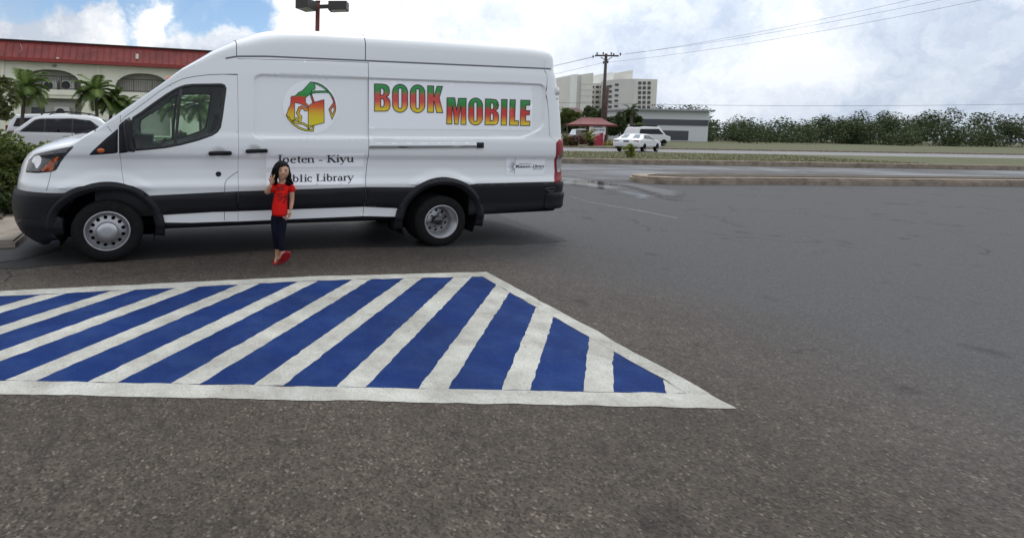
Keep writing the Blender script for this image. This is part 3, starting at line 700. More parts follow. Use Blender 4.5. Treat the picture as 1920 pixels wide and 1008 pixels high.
# ---- cab interior seen through the glass
cab = MB(); cab.box((.9, HALF, .75), (2.1, 1.86, .5)); cab.box((.16, HALF, 1.22), (.80, 1.80, .40), bev=.1); cab.box((.05, HALF, 1.42), (.5, 1.7, .12), bev=.05)
cab.build('dashboard', M['interior'], van)
MB().box((1.62, HALF, 1.45), (.05, 1.76, 1.5)).build('bulkhead', M['interior'], van)
for yy in (.50, 1.56):
    st = empty('seat'); st.parent = van
    MB().box((1.0, yy, 1.05), (.52, .50, .2), bev=.07).build('cushion', M['seatcloth'], st)
    MB().box((1.32, yy, 1.42), (.18, .48, .72), bev=.07, tilt=Matrix.Rotation(.22, 3, 'Y')).build('seat_back', M['seatcloth'], st)
    MB().box((1.44, yy, 1.88), (.11, .27, .2), bev=.05, tilt=Matrix.Rotation(.15, 3, 'Y')).build('headrest', M['seatcloth'], st)
sw = MB(); t_ = Matrix.Rotation(-.9, 3, 'Y')
ring = [Vector((.50, .52, 1.24))+t_ @ Vector((0.19*math.cos(a), .19*math.sin(a), 0)) for a in np.linspace(0, 2*math.pi, 28)]
sw.tube(ring, .016, 6, False).tube([ring[0], ring[14]], .018, 6).tube([ring[7], ring[21]], .018, 6).tube([(.5, .52, 1.24), (.3, .52, 1.1)], .03, 8).build('steering_wheel', M['interior'], van)
fy = 2*HALF-.10
MB().tube([(.42, fy-.06, 1.72), (.46, fy-.09, 1.755), (.66, fy-.09, 1.90), (.70, fy-.05, 1.91)], .02, 8).build('grab_handle', mat('trim_grey', (.18, .18, .18), .6), van)
v_, f_ = patch('x', win_in, None, None, off=-.014, skirt=0, grid=.08, emb=False, link=False, mirror=True); mesh_obj('window_pane', v_, f_, M['glass'], van)
v_, f_ = patch('x', shrink(win_poly, -.01), None, None, holes=[win_in], off=.003, skirt=.03, emb=False, link=False, mirror=True); mesh_obj('window_seal', v_, f_, M['seal'], van)
v_, f_ = patch('x', bar, None, None, off=.001, skirt=.02, emb=False, grid=.1, link=False, mirror=True); mesh_obj('window_divider', v_, f_, M['seal'], van)
v_, f_ = stack('x', mo, [(.04, .015), (.07, .004), (.10, 0), (.25, 0), (.29, .006), (.31, .02)], None, None, emb=False, build=False), None
mesh_obj('mirror', [(x, 2*HALF-y, z) for x, y, z in v_.v], [f[::-1] for f in v_.f], M['plastic'], van)
v_, f_ = patch('x', [(p[0], p[1]) for p in tl], None, None, off=.014, rim=.01, rimw=.02, emb=False, grid=.04, link=False, mirror=True); mesh_obj('tail_light', v_, f_, M['red_lens'], van)
# rear doors: the joint, the plate recess and handle
MB().box((A1(1.5)+.02, HALF, 1.5), (.012, .012, 1.6)).box((A1(1.2)+.035, HALF, 1.05), (.02, .5, .16), bev=.008).build('rear_door_joint', M['plastic'], van)
# ---- vinyl sheets and lettering
LA = zr(690, 145, 9.6); LB = zr(830, 145, 9.6); LG = zr(525, 145, 9.167); LT = zr(500, 280, 10.105); LI = zr(940, 285, 19.2)
sheet1 = patch('lettering_sheet', SZ([(693, 149.5), (1000, 160.5), (1000, 244.6), (693, 241.5)]), M['decal'], van, off=.0025, skirt=0, grid=.05)
c_ = sz(583.5, 200.5); sheet2 = patch('logo_sheet', [(c_[0]+.352*math.cos(t), c_[1]+.335*math.sin(t)) for t in np.linspace(0, 2*math.pi, 64)[:-1]], M["decal"], van, off=.0025, skirt=0, grid=.05)
sheet3 = patch('name_sheet', SZ(LT([(-10, 95), (1850, 75), (1845, 330), (-10, 350)])), M["decal"], van, off=.0025, skirt=0, grid=.02)
sheet4 = patch('name_sheet', SZ(LT([(-10, 440), (1845, 415), (1830, 655), (-10, 690)])), M["decal"], van, off=.0025, skirt=0, grid=.02)
sheet5 = patch('sponsor_sheet', SZ(LI([(190, 215), (1610, 212), (1600, 820), (178, 835)])), M['decal'], van, off=.0025, skirt=0, grid=.02)
GREEN, RED, ORG, YEL = (.012, .25, .045), (.62, .035, .022), (.72, .20, .012), (.72, .55, .004)
m_book = print_mat('book_print', [(0, YEL), (.10, YEL), (.27, (.70, .22, .04)), (.40, (.62, .05, .04)), (.62, (.56, .06, .04)), (.73, (.10, .22, .04)), (.82, GREEN), (1, (.03, .28, .07))])
m_mob = print_mat('mobile_print', [(0, YEL), (.07, YEL), (.24, (.70, .20, .01)), (.38, (.60, .03, .012)), (.58, (.55, .012, .012)), (.68, (.12, .13, .012)), (.76, (.010, .20, .018)), (1, (.03, .28, .07))])
def stadium(cx, hw, y0, y1, n=10):
    r = hw; o = []; ry = min(hw*1.05, (y1-y0)/2)
    for k in range(n+1): t = math.pi+math.pi*k/n; o.append((cx+hw*math.cos(t), y0+ry+ry*math.sin(t)))
    for k in range(n+1): t = math.pi*k/n; o.append((cx+hw*math.cos(t), y1-ry+ry*math.sin(t)))
    return o
def letter(tr, outer, holes, m_, par, y0, y1):
    P = SZ(tr(outer)); Hs = [SZ(tr(h)) for h in holes]
    zb, zt = sz(*tr([(outer[0][0], y1)])[0])[1], sz(*tr([(outer[0][0], y0)])[0])[1]
    lt = patch('letter', P, m_, par, holes=Hs, off=.0045, skirt=0, grid=.04, tlo=zb, thi=zt)
    ribbons('letter_outline', [(q, .011, True) for q in [P]+Hs], M["ink"], par, off=.0062, h=.02)
letter(LA, [(128, 118), (280, 122), (345, 137), (385, 175), (400, 240), (395, 295), (375, 330), (340, 352), (385, 380), (408, 430), (412, 500), (400, 560), (370, 598), (320, 610), (130, 610)],
       [[(238, 198), (270, 194), (292, 212), (299, 258), (292, 305), (270, 322), (236, 322)], [(240, 385), (270, 383), (295, 402), (304, 455), (298, 510), (280, 535), (242, 537)]], m_book, sheet1, 118, 620)
letter(LA, stadium(590, 137, 124, 632), [stadium(591, 31, 190, 562)], m_book, sheet1, 118, 632)
letter(LA, stadium(907, 134, 134, 638), [stadium(908, 29, 203, 568)], m_book, sheet1, 128, 638)
letter(LA, [(1087, 152), (1197, 157), (1197, 350), (1203, 350), (1257, 160), (1357, 165), (1297, 370), (1362, 637), (1250, 635), (1203, 425), (1197, 430), (1195, 632), (1087, 630)], [], m_book, sheet1, 140, 640)
letter(LB, [(93, 368), (235, 370), (268, 600), (300, 378), (440, 378), (435, 850), (342, 848), (350, 525), (342, 525), (292, 845), (230, 842), (195, 525), (188, 525), (180, 842), (88, 840)], [], m_mob, sheet1, 368, 850)
letter(LB, stadium(610, 127, 372, 860), [stadium(606, 26, 443, 795)], m_mob, sheet1, 372, 860)
letter(LB, [(787, 388), (900, 392), (980, 405), (1015, 450), (1024, 510), (1010, 565), (965, 605), (1010, 635), (1026, 690), (1024, 770), (1000, 835), (950, 855), (778, 855)],
       [[(882, 460), (915, 465), (933, 495), (935, 545), (920, 578), (882, 583)], [(880, 647), (910, 645), (928, 680), (928, 750), (915, 785), (876, 785)]], m_mob, sheet1, 385, 862)
letter(LB, [(1077, 398), (1180, 400), (1168, 862), (1068, 860)], [], m_mob, sheet1, 392, 865)
letter(LB, [(1230, 402), (1328, 405), (1315, 780), (1385, 785), (1380, 865), (1220, 862)], [], m_mob, sheet1, 398, 868)
letter(LB, [(1423, 410), (1592, 415), (1588, 500), (1517, 500), (1515, 600), (1585, 600), (1580, 675), (1515, 675), (1512, 790), (1590, 790), (1587, 870), (1415, 868)], [], m_mob, sheet1, 403, 872)
# the round emblem: a map, an open book and a ring
m_logo = print_mat('emblem_print', [(0, (.70, .62, .004)), (.30, (.68, .50, .004)), (.40, (.66, .36, .006)), (.50, (.64, .12, .012)), (.60, (.60, .03, .012)), (.685, (.52, .035, .012)), (.715, (.012, .22, .02)), (.80, (.012, .30, .05)), (1, (.05, .30, .09))])
zb, zt = sz(*LG([(500, 935)])[0])[1], sz(*LG([(500, 75)])[0])[1]
EMB = [
 ([(530, 78), (600, 85), (590, 118), (612, 150), (615, 185), (600, 212), (555, 215), (545, 245), (545, 270), (520, 290), (460, 340), (440, 360), (450, 395), (440, 420), (470, 460), (497, 492), (490, 535), (430, 483), (360, 455), (258, 430), (258, 735), (225, 765), (160, 690), (112, 650), (140, 590), (150, 540), (185, 480), (195, 400), (192, 345), (215, 322), (255, 325), (300, 290), (330, 255), (385, 235), (430, 190), (470, 145), (515, 100)], [], .0046),
 ([(497, 495), (530, 465), (585, 430), (765, 385), (768, 780), (700, 800), (600, 822), (560, 835), (505, 890), (492, 835), (495, 560)], [], .0050),
 ([(590, 85), (650, 95), (730, 130), (810, 190), (880, 270), (930, 350), (955, 430), (930, 435), (915, 385), (885, 320), (845, 265), (800, 215), (720, 160), (650, 125), (595, 112)], [], .0052),
 ([(548, 238), (640, 232), (815, 232), (850, 262), (700, 262), (620, 268), (550, 278)], [], .0048),
 ([(525, 290), (548, 275), (600, 425), (570, 435), (545, 360)], [], .0044),
 ([(930, 432), (955, 432), (970, 520), (962, 590), (905, 730), (848, 548)], [[(935, 490), (880, 562), (912, 640), (940, 560)]], .0046),
 ([(112, 650), (150, 725), (230, 815), (330, 885), (440, 922), (580, 930), (597, 825), (570, 838), (555, 900), (500, 900), (420, 888), (330, 848), (250, 795), (165, 690)], [], .0042),
 ([(228, 735), (262, 735), (330, 770), (420, 785), (492, 830), (556, 842), (500, 895), (470, 850), (400, 810), (320, 800), (235, 770)], [], .0044)]
emb_ = None; outl = []
for k, (o_, h_, of_) in enumerate(EMB):
    P = SZ(LG(o_)); Hs = [SZ(LG(q)) for q in h_]
    e_ = patch('emblem_piece' if k else 'emblem', P, m_logo, sheet2, holes=Hs, off=of_, skirt=0, grid=.03, tlo=zb, thi=zt)
    outl += [(q, .0075, True) for q in [P]+Hs]
sq = SZ(LG([(490, 555), (440, 555), (420, 528), (380, 512), (342, 530), (330, 570), (312, 610), (330, 650), (362, 680), (352, 740), (340, 768)])); sq2 = SZ(LG([(258, 712), (300, 705), (330, 725), (335, 765)]))
ribbons('emblem_outline', outl+[(sq, .040, False), (sq2, .028, False)], M['ink'], sheet2, off=.0060, h=.02)
o_ = ribbons('emblem_piece', [(sq, .026, False), (sq2, .014, False)], m_logo, sheet2, off=.0068, h=.02)
zz = np.array([v.co.z for v in o_.data.vertices]); at = o_.data.attributes.new('t', 'FLOAT', 'POINT'); at.data.foreach_set('value', np.clip((zz-zb)/(zt-zb), 0, 1).astype(np.float32))
# ---- the library's name in bold roman letters: strokes with thick stems, thin hairlines and serifs (cap height 1, x-height .66)
TK, TN = .235, .095
def bowl(cx, cy, rx, ry, a0, a1, n=16):
    P = []; W = []
    for k in range(n+1):
        t = math.radians(a0+(a1-a0)*k/n); P.append((cx+rx*math.cos(t), cy+ry*math.sin(t))); W.append(TN+(TK-TN)*abs(math.cos(t))**1.3)
    return (P, W)
def stem(x, y0, y1, w=TK): return ([(x, y0), (x, y1)], [w, w])
def ser(x, y, w=.34, up=1): return ([(x-w/2, y+.03*up), (x+w/2, y+.03*up)], [.085, .085])
X = .66
GL = {
 'J': (.42, [stem(.24, -.12, .97), ser(.24, .94), ([(.24, -.10), (.18, -.25), (.04, -.27)], [TK, .14, .06])]),
 'o': (.70, [bowl(.35, X/2, .26, X/2-.02, 0, 360, 28)]),
 'e': (.62, [bowl(.33, X/2, .24, X/2-.02, 25, 318, 26), ([(.10, .36), (.55, .40)], [TN, TN])]),
 't': (.46, [stem(.20, .10, .86), ([(.04, .60), (.42, .60)], [.08, .08]), ([(.20, .12), (.27, .03), (.42, .07)], [TK, .12, .06])]),
 'n': (.80, [stem(.17, 0, X), ser(.17, 0, .34), ([(.02, X-.03), (.17, X-.03)], [.07, .07]), ([(.17, .46), (.30, .60), (.46, .62), (.58, .50), (.60, .40)], [TN, .10, .12, TK, TK]), stem(.60, 0, .42), ser(.60, 0, .34)]),
 '-': (.44, [([(.02, .33), (.42, .33)], [.13, .13])]),
 'K': (.92, [stem(.22, 0, 1), ser(.22, 0, .42), ser(.22, .94, .42), ([(.26, .46), (.72, .97)], [TN, TN+.02]), ([(.38, .56), (.82, .02)], [TK, TK]), ser(.78, 0, .30), ser(.70, .94, .32)]),
 'i': (.36, [stem(.18, 0, X), ser(.18, 0, .34), ([(.03, X-.03), (.18, X-.03)], [.07, .07]), ([(.18, .80), (.18, 1.0)], [.20, .20])]),
 'y': (.72, [([(.12, X), (.38, .02)], [TK, TK*.9]), ([(.62, X), (.38, .02), (.26, -.26), (.10, -.29)], [TN, TN, .09, .14]), ser(.14, X-.06, .30), ser(.60, X-.06, .26)]),
 'u': (.80, [stem(.17, .2, X), ([(.02, X-.03), (.17, X-.03)], [.07, .07]), ([(.17, .22), (.22, .06), (.36, .03), (.50, .12), (.60, .24)], [TK, .15, .12, .09, TN]), stem(.60, 0, X), ser(.66, 0, .26), ([(.45, X-.03), (.60, X-.03)], [.07, .07])]),
 'P': (.78, [stem(.22, 0, 1), ser(.22, 0, .42), ser(.18, .94, .34), bowl(.36, .73, .27, .23, -100, 100, 16)]),
 'b': (.76, [stem(.16, .04, 1), ([(.02, .97), (.16, .97)], [.07, .07]), bowl(.38, X/2, .25, X/2-.02, -165, 165, 24)]),
 'l': (.36, [stem(.18, 0, 1), ser(.18, 0, .34), ([(.03, .97), (.18, .97)], [.07, .07])]),
 'c': (.60, [bowl(.34, X/2, .25, X/2-.02, 48, 318, 24), ([(.44, .54), (.53, .47)], [.12, .16])]),
 'L': (.74, [stem(.22, 0, 1), ser(.22, .94, .42), ([(.05, .03), (.66, .03)], [.065, .075]), ([(.66, .02), (.71, .26)], [.09, .05])]),
 'r': (.52, [stem(.17, 0, X), ser(.17, 0, .36), ([(.02, X-.03), (.17, X-.03)], [.07, .07]), ([(.17, .46), (.30, .60), (.44, .60)], [TN, .12, .17])]),
 'a': (.64, [stem(.46, .05, .44), ([(.46, .42), (.40, .60), (.24, .62), (.12, .50)], [TK, .12, .09, .13]), bowl(.27, .20, .18, .17, 20, 340, 18), ([(.46, .06), (.60, .04)], [.12, .06])]),
}
def word(spec, cap, par):
    for ch, x0, x1, yb in spec:
        lines = []; w, st = GL[ch]; k = (x1-x0)/w
        for P, W in st:
            pts = SZ(LT([(x0+x*k, yb-y*cap) for x, y in P])); u = cap/10.105/163.*1.02
            lines.append((pts, [q*u*.98 for q in W], False))
        ribbons('letter', lines, M['ink'], par, off=.0045)
word([('J', 190, 300, 246), ('o', 305, 425, 256), ('e', 442, 562, 257), ('t', 572, 655, 254), ('e', 652, 772, 255), ('n', 764, 914, 252), ('-', 982, 1060, 256), ('K', 1132, 1316, 248), ('i', 1314, 1382, 245), ('y', 1374, 1520, 243), ('u', 1512, 1656, 242)], 140, sheet3)
word([('P', 210, 340, 632), ('u', 345, 480, 626), ('b', 486, 612, 616), ('l', 618, 692, 614), ('i', 704, 768, 612), ('c', 764, 864, 610), ('L', 930, 1060, 605), ('i', 1062, 1124, 603), ('b', 1130, 1250, 601), ('r', 1250, 1342, 598), ('a', 1338, 1450, 597), ('r', 1446, 1538, 594), ('y', 1524, 1650, 592)], 138, sheet4)
# ---- plain sans text from the built-in font, laid on a surface
def text_geo(txt, bold=0.):
    cu = bpy.data.curves.new('lettering', 'FONT'); cu.body = txt; cu.size = 1; cu.resolution_u = 3; cu.offset = bold
    ob = bpy.data.objects.new('lettering', cu); COL.objects.link(ob)
    me = ob.evaluated_get(bpy.context.evaluated_depsgraph_get()).to_mesh()
    V = np.array([v.co[:2] for v in me.vertices]); F = [tuple(p.vertices) for p in me.polygons]
    bpy.data.objects.remove(ob); bpy.data.curves.remove(cu)
    V -= V.min(0); V /= V.max(0); return V, F
def text_on_van(txt, tl_, tr_, bl_, mat_, par, bold=0.):
    V, F = text_geo(txt, bold); a, b, c = (np.array(sz(*LI([p])[0])) for p in (tl_, tr_, bl_))
    Q = c+(V[:, :1])*(b-a)+V[:, 1:]*(a-c); P = surf(Q[:, 0], Q[:, 1], .0045, True); mesh_obj('lettering', P, F, mat_, par, smooth=False)
text_on_van('INSTITUTE of', (645, 408), (1050, 400), (645, 462), M['grey_ink'], sheet5)
text_on_van('Museum', (515, 462), (1015, 458), (515, 575), M['ink'], sheet5, .02)
text_on_van('and', (1022, 518), (1130, 516), (1022, 562), M['ink'], sheet5)
text_on_van('Library', (1140, 450), (1540, 448), (1140, 600), M['ink'], sheet5, .02)
text_on_van('SERVICES', (1130, 590), (1470, 588), (1130, 640), M['grey_ink'], sheet5)
dots = MB(); c0 = np.array(sz(*LI([(478, 525)])[0])); px_ = np.array(sz(*LI([(578, 525)])[0]))-c0; u_ = np.hypot(*px_)/100
for k, (ang, n0, n1) in enumerate(((90, 4, 13), (113, 3, 10), (132, 3, 11), (156, 3, 11), (180, 3, 12), (202, 3, 9), (226, 3, 13), (246, 4, 10), (266, 3, 12))):
    for j in range(n0, n1):
        r = j*21*u_; rad = (12.5-.32*j)*u_; q = c0+r*np.array([math.cos(math.radians(ang)), math.sin(math.radians(ang))])
        vs = surf(*np.array([(q[0]+rad*math.cos(2*math.pi*i/6), q[1]+rad*math.sin(2*math.pi*i/6)) for i in range(6)]).T, .0045, True); dots.add([tuple(v) for v in vs], [tuple(range(6))])
dots.build('emblem', M['ink'], sheet5, smooth=False)
# ================================================================== THE GROUND
def node_mat(name):
    m = bpy.data.materials.new(name); m.use_nodes = True; nt = m.node_tree; return m, nt, nt.nodes, nt.links, nt.nodes['Principled BSDF']
def nz_(N, L, v, sc, det=4, ro=.6, out='Fac'):
    n = N.new('ShaderNodeTexNoise'); n.inputs['Scale'].default_value = sc; n.inputs['Detail'].default_value = det; n.inputs['Roughness'].default_value = ro; L.new(v, n.inputs['Vector']); return n.outputs[out]
def ramp_(N, L, f, stops):
    r = N.new('ShaderNodeValToRGB'); L.new(f, r.inputs[0]); e = r.color_ramp.elements
    while len(e) < len(stops): e.new(.5)
    for q, (p, c) in zip(e, stops): q.position = p; q.color = (*c, 1) if isinstance(c, tuple) else (c, c, c, 1)
    return r.outputs[0]
def mixc(N, L, f, a, b, mode='MIX'):
    n = N.new('ShaderNodeMix'); n.data_type = 'RGBA'; n.blend_type = mode
    for sock, v in ((n.inputs[0], f), (n.inputs[6], a), (n.inputs[7], b)):
        if isinstance(v, (int, float)): sock.default_value = v
        elif isinstance(v, tuple): sock.default_value = (*v, 1)
        else: L.new(v, sock)
    return n.outputs[2]
def asphalt(name, dark, light, speck, rough=.85, wet=None, grain=95., bump=.55, tint=None, cracks=False):
    m, nt, N, L, b = node_mat(name); tc = N.new('ShaderNodeTexCoord'); v = tc.outputs['Object']
    big = ramp_(N, L, nz_(N, L, v, .55, 5), [(.3, dark), (.7, light)])
    vo = N.new('ShaderNodeTexVoronoi'); vo.inputs['Scale'].default_value = grain; L.new(v, vo.inputs['Vector'])
    st = ramp_(N, L, vo.outputs['Color'], [(.15, .45), (.55, .95), (.80, 1.15), (.97, speck)])
    c = mixc(N, L, 1., big, st, 'MULTIPLY')
    med = ramp_(N, L, nz_(N, L, v, 9, 5, .65), [(.3, .72), (.7, 1.2)]); c = mixc(N, L, 1., c, med, 'MULTIPLY')
    if tint:                                    # the lot turns greyer and smoother towards the road
        sx = N.new('ShaderNodeSeparateXYZ'); L.new(v, sx.inputs[0]); ad = N.new('ShaderNodeMath'); ad.operation = 'MULTIPLY_ADD'
        L.new(sx.outputs[1], ad.inputs[0]); ad.inputs[1].default_value = .35; L.new(sx.outputs[0], ad.inputs[2])
        n_ = N.new('ShaderNodeMath'); n_.operation = 'MULTIPLY_ADD'; L.new(nz_(N, L, v, .8, 4), n_.inputs[0]); n_.inputs[1].default_value = 3.; L.new(ad.outputs[0], n_.inputs[2])
        mr = N.new('ShaderNodeMapRange'); mr.interpolation_type = 'SMOOTHSTEP'; mr.inputs[1].default_value = 4.4; mr.inputs[2].default_value = 8.6; L.new(n_.outputs[0], mr.inputs[0])
        c = mixc(N, L, mr.outputs[0], c, mixc(N, L, 1., tint, ramp_(N, L, vo.outputs['Color'], [(.1, .75), (.6, 1.), (.97, 1.5)]), 'MULTIPLY'))
    if cracks:                                   # hairline cracks and old oil stains
        wv = N.new('ShaderNodeVectorMath'); wv.operation = 'ADD'; L.new(v, wv.inputs[0]); sc_ = N.new('ShaderNodeVectorMath'); sc_.operation = 'SCALE'; L.new(nz_(N, L, v, 1.1, 5, .6, 'Color'), sc_.inputs[0]); sc_.inputs['Scale'].default_value = 1.3; L.new(sc_.outputs[0], wv.inputs[1])
        ve = N.new('ShaderNodeTexVoronoi'); ve.feature = 'DISTANCE_TO_EDGE'; ve.inputs['Scale'].default_value = .34; L.new(wv.outputs[0], ve.inputs['Vector'])
        ck = ramp_(N, L, ve.outputs['Distance'], [(.0035, 1.), (.0075, 0.)]); on = ramp_(N, L, nz_(N, L, v, .5, 3), [(.50, 0.), (.60, .8)])
        mu = N.new('ShaderNodeMath'); mu.operation = 'MULTIPLY'; L.new(ck, mu.inputs[0]); L.new(on, mu.inputs[1]); c = mixc(N, L, mu.outputs[0], c, (.012, .011, .010))
        c = mixc(N, L, 1., c, ramp_(N, L, nz_(N, L, v, 1.7, 4, .5), [(.27, .55), (.36, 1.)]), 'MULTIPLY')
    L.new(c, b.inputs['Base Color'])
    if wet: 
        r = ramp_(N, L, nz_(N, L, v, wet[2], 4, .6), [(.40, wet[0]), (.60, wet[1])]); L.new(r, b.inputs['Roughness'])
    else: b.inputs['Roughness'].default_value = rough
    b.inputs['Specular IOR Level'].default_value = .35
    bp = N.new('ShaderNodeBump'); bp.inputs['Strength'].default_value = bump; bp.inputs['Distance'].default_value = .006; L.new(vo.outputs['Distance'], bp.inputs['Height']); L.new(bp.outputs[0], b.inputs['Normal'])
    return m
A_LOT = asphalt('chip_seal', (.052, .042, .033), (.088, .072, .058), 2.5, tint=(.062, .062, .065), grain=85., cracks=True)
A_PATCH = asphalt('smooth_asphalt', (.020, .020, .0215), (.034, .033, .033), 1.8, .75, grain=150, bump=.35)
A_ROAD = asphalt('road_asphalt', (.036, .036, .038), (.052, .051, .054), 1.5, .6, wet=(.34, .62, .25), grain=110, bump=.15)
A_DAMP = asphalt('damp_asphalt', (.022, .022, .024), (.034, .034, .035), 1.5, .5, wet=(.2, .6, 1.5), grain=150, bump=.3)
C_ROAD = asphalt('pale_road', (.20, .20, .20), (.26, .26, .26), 1.2, .8, grain=90, bump=.1)
def sheet(name, poly, z, m, wob=0., h=.12, kind='structure'):
    P = [tuple(p[:2]) for p in poly]
    if wob:
        P = dens(P, h); rr = np.random.RandomState(len(P)); nn = rr.randn(len(P), 2); k = np.array([.25, .5, .25]); nn = np.stack([np.convolve(np.r_[nn[-1:, i], nn[:, i], nn[:1, i]], k, 'valid') for i in (0, 1)], -1)
        P = [(x+wob*a, y+wob*b) for (x, y), (a, b) in zip(P, nn)]
    if area2(P) < 0: P = P[::-1]
    o = mesh_obj(name, [(x, y, z) for x, y in P], [tuple(range(len(P)))], m, smooth=False); o['kind'] = kind
    bm = bmesh.new(); bm.from_mesh(o.data); bmesh.ops.triangulate(bm, faces=bm.faces[:]); bm.to_mesh(o.data); bm.free(); return o
sheet('ground', [(-900, -40), (900, -40), (900, 1600), (-900, 1600)], 0, A_LOT)
sheet('parking_lane', [G(*p) for p in [(-420, 560), (0, 505), (150, 494), (230, 488), (300, 484), (400, 476), (500, 469), (600, 464), (690, 462), (780, 463), (880, 460), (1000, 457), (1066, 452), (1050, 444), (1000, 427), (960, 412)]]+[(3.2, 12.), (-16, 8.)], .004, A_PATCH, .035)
# road beyond the lot, its median and the far carriageway
sheet('road', [(5.5, 17.5), (60, 21), (120, 24), (120, 30), (5, 26.7), (-40, 24), (-40, 17)], .004, A_ROAD, .0)
sheet('far_carriageway', [(-60, 38.2), (30, 40.5), (140, 48), (140, 62), (28, 51.5), (-60, 49)], .004, C_ROAD)
def mat_puddle():
    """standing water: mirror-smooth in the middle, breaking up into damp asphalt at its edge (t = metres from the edge)"""
    m, nt, N, L, b = node_mat('wet_asphalt'); v = N.new('ShaderNodeTexCoord').outputs['Object']
    b.inputs['Base Color'].default_value = (.040, .041, .045, 1); at = N.new('ShaderNodeAttribute'); at.attribute_name = 't'
    n = nz_(N, L, v, 1.4, 6, .7); ad = N.new('ShaderNodeMath'); ad.operation = 'MULTIPLY_ADD'; L.new(n, ad.inputs[0]); ad.inputs[1].default_value = .8; t2 = N.new('ShaderNodeMath'); t2.operation = 'MULTIPLY_ADD'; L.new(at.outputs['Fac'], t2.inputs[0]); t2.inputs[1].default_value = 1.5; t2.inputs[2].default_value = -.45; L.new(t2.outputs[0], ad.inputs[2])
    L.new(ramp_(N, L, ad.outputs[0], [(.12, 0.), (.62, 1.)]), b.inputs['Alpha']); L.new(ramp_(N, L, nz_(N, L, v, .9, 5, .6), [(.45, .03), (.65, .30)]), b.inputs['Roughness']); return m
PUD = mat_puddle(); DAMP = mat_puddle(); DAMP.name = 'damp_ground'; DAMP.node_tree.nodes['Principled BSDF'].inputs['Base Color'].default_value = (.018, .018, .019, 1)
for l_ in list(DAMP.node_tree.links):
    if l_.to_socket.name == 'Roughness': DAMP.node_tree.links.remove(l_)
DAMP.node_tree.nodes['Principled BSDF'].inputs['Roughness'].default_value = .55
def soft_sheet(name, poly, z, m, reach=1.2, grid=.25):
    P = [tuple(p[:2]) for p in poly]
    if area2(P) < 0: P = P[::-1]
    fn = lambda s, q, off, emb: np.stack([np.asarray(s, float), np.asarray(q, float), np.full(np.shape(s), z)], -1)
    o = patch(name, P, m, None, skirt=0, grid=grid, emb=False, fn=fn); o['kind'] = 'structure'
    V = np.array([v.co for v in o.data.vertices]); d = -sd_poly(P, V[:, 0], V[:, 1]); at = o.data.attributes.new('t', 'FLOAT', 'POINT'); at.data.foreach_set('value', np.clip(d/reach, 0, 1).astype(np.float32)); return o
soft_sheet('puddle', [G(*p) for p in [(1000, 330), (1062, 331), (1105, 333), (1132, 338), (1162, 342), (1206, 357), (1246, 371), (1230, 379), (1190, 375), (1160, 368), (1125, 358), (1098, 353), (1078, 350), (1000, 348)]], .012, PUD, 1.6)
soft_sheet('damp_asphalt', [G(*p) for p in [(1118, 346), (1150, 342), (1178, 343), (1240, 350), (1300, 362), (1290, 380), (1232, 374), (1200, 361), (1165, 350)]], .016, DAMP, 1.0)
FADED = mat('faded_line_paint', (.16, .16, .16), .85, var=.55, vscale=5, col2=(.06, .06, .062))
sheet('lane_line', [G(*p) for p in [(1068, 367.5), (1105, 378.2), (1200, 394.5), (1270, 408), (1270, 410), (1200, 396.3), (1105, 379.6), (1068, 368.7)]], .003, FADED, .01, .3)
sheet('lane_line', [G(1060, 319.5), G(1205, 317.5), G(1500, 322), G(1500, 323.5), G(1205, 318.5), G(1060, 320.5)], .012, FADED)
soft_sheet('damp_asphalt', [G(*p) for p in [(-80, 505), (40, 492), (125, 470), (150, 436), (95, 428), (40, 440), (-30, 470)]], .008, DAMP, .35, .06)
# painted access aisle
BLUE_, WHITE_ = (.0035, .024, .125), (.47, .47, .43)
def worn(name, col, dirt, under, amt):
    m, nt, N, L, b = node_mat(name); v = N.new('ShaderNodeTexCoord').outputs['Object']
    c = mixc(N, L, ramp_(N, L, nz_(N, L, v, 3.2, 6, .65), [(.42, 0.), (.75, 1.)]), col, dirt)
    vo = N.new('ShaderNodeTexVoronoi'); vo.inputs['Scale'].default_value = 120; L.new(v, vo.inputs['Vector'])
    n1 = nz_(N, L, v, 26, 6, .75); ad = N.new('ShaderNodeMath'); ad.operation = 'MULTIPLY_ADD'; L.new(nz_(N, L, v, 1.3, 3), ad.inputs[0]); ad.inputs[1].default_value = .35; L.new(n1, ad.inputs[2])
    c = mixc(N, L, 1., c, ramp_(N, L, nz_(N, L, v, .9, 6, .7), [(.30, .66), (.62, 1.06)]), 'MULTIPLY'); wear = ramp_(N, L, ad.outputs[0], [(amt, 0.), (amt+.08, 1.)]); c = mixc(N, L, wear, c, under)
    c = mixc(N, L, 1., c, ramp_(N, L, vo.outputs['Color'], [(.1, .84), (.5, 1.), (.95, 1.10)]), 'MULTIPLY')
    L.new(c, b.inputs['Base Color']); b.inputs['Roughness'].default_value = .8; b.inputs['Specular IOR Level'].default_value = .15
    bp = N.new('ShaderNodeBump'); bp.inputs['Strength'].default_value = .5; bp.inputs['Distance'].default_value = .005; L.new(vo.outputs['Distance'], bp.inputs['Height']); L.new(bp.outputs[0], b.inputs['Normal']); return m
P_BLUE = worn('blue_road_paint', BLUE_, (.016, .045, .155), (.035, .048, .085), .79)
P_WHITE = worn('white_road_paint', WHITE_, (.32, .305, .27), (.13, .12, .105), .80)
top_out = [(-9.0, 3.46), (-6, 4.17), (-2.93, 4.92), (-1.28, 5.32), (-.01, 5.62), (1.87, 5.92)]
top_in = [(-9.0, 3.30), (-6, 4.0), (-2.84, 4.77), (-1.37, 5.12), (-.01, 5.46), (1.765, 5.735)]
inR, outR = [(1.765, 5.735), (1.99, 4.58), (2.26, 3.2)], [(1.87, 5.92), (2.15, 4.51), (2.40, 3.2)]
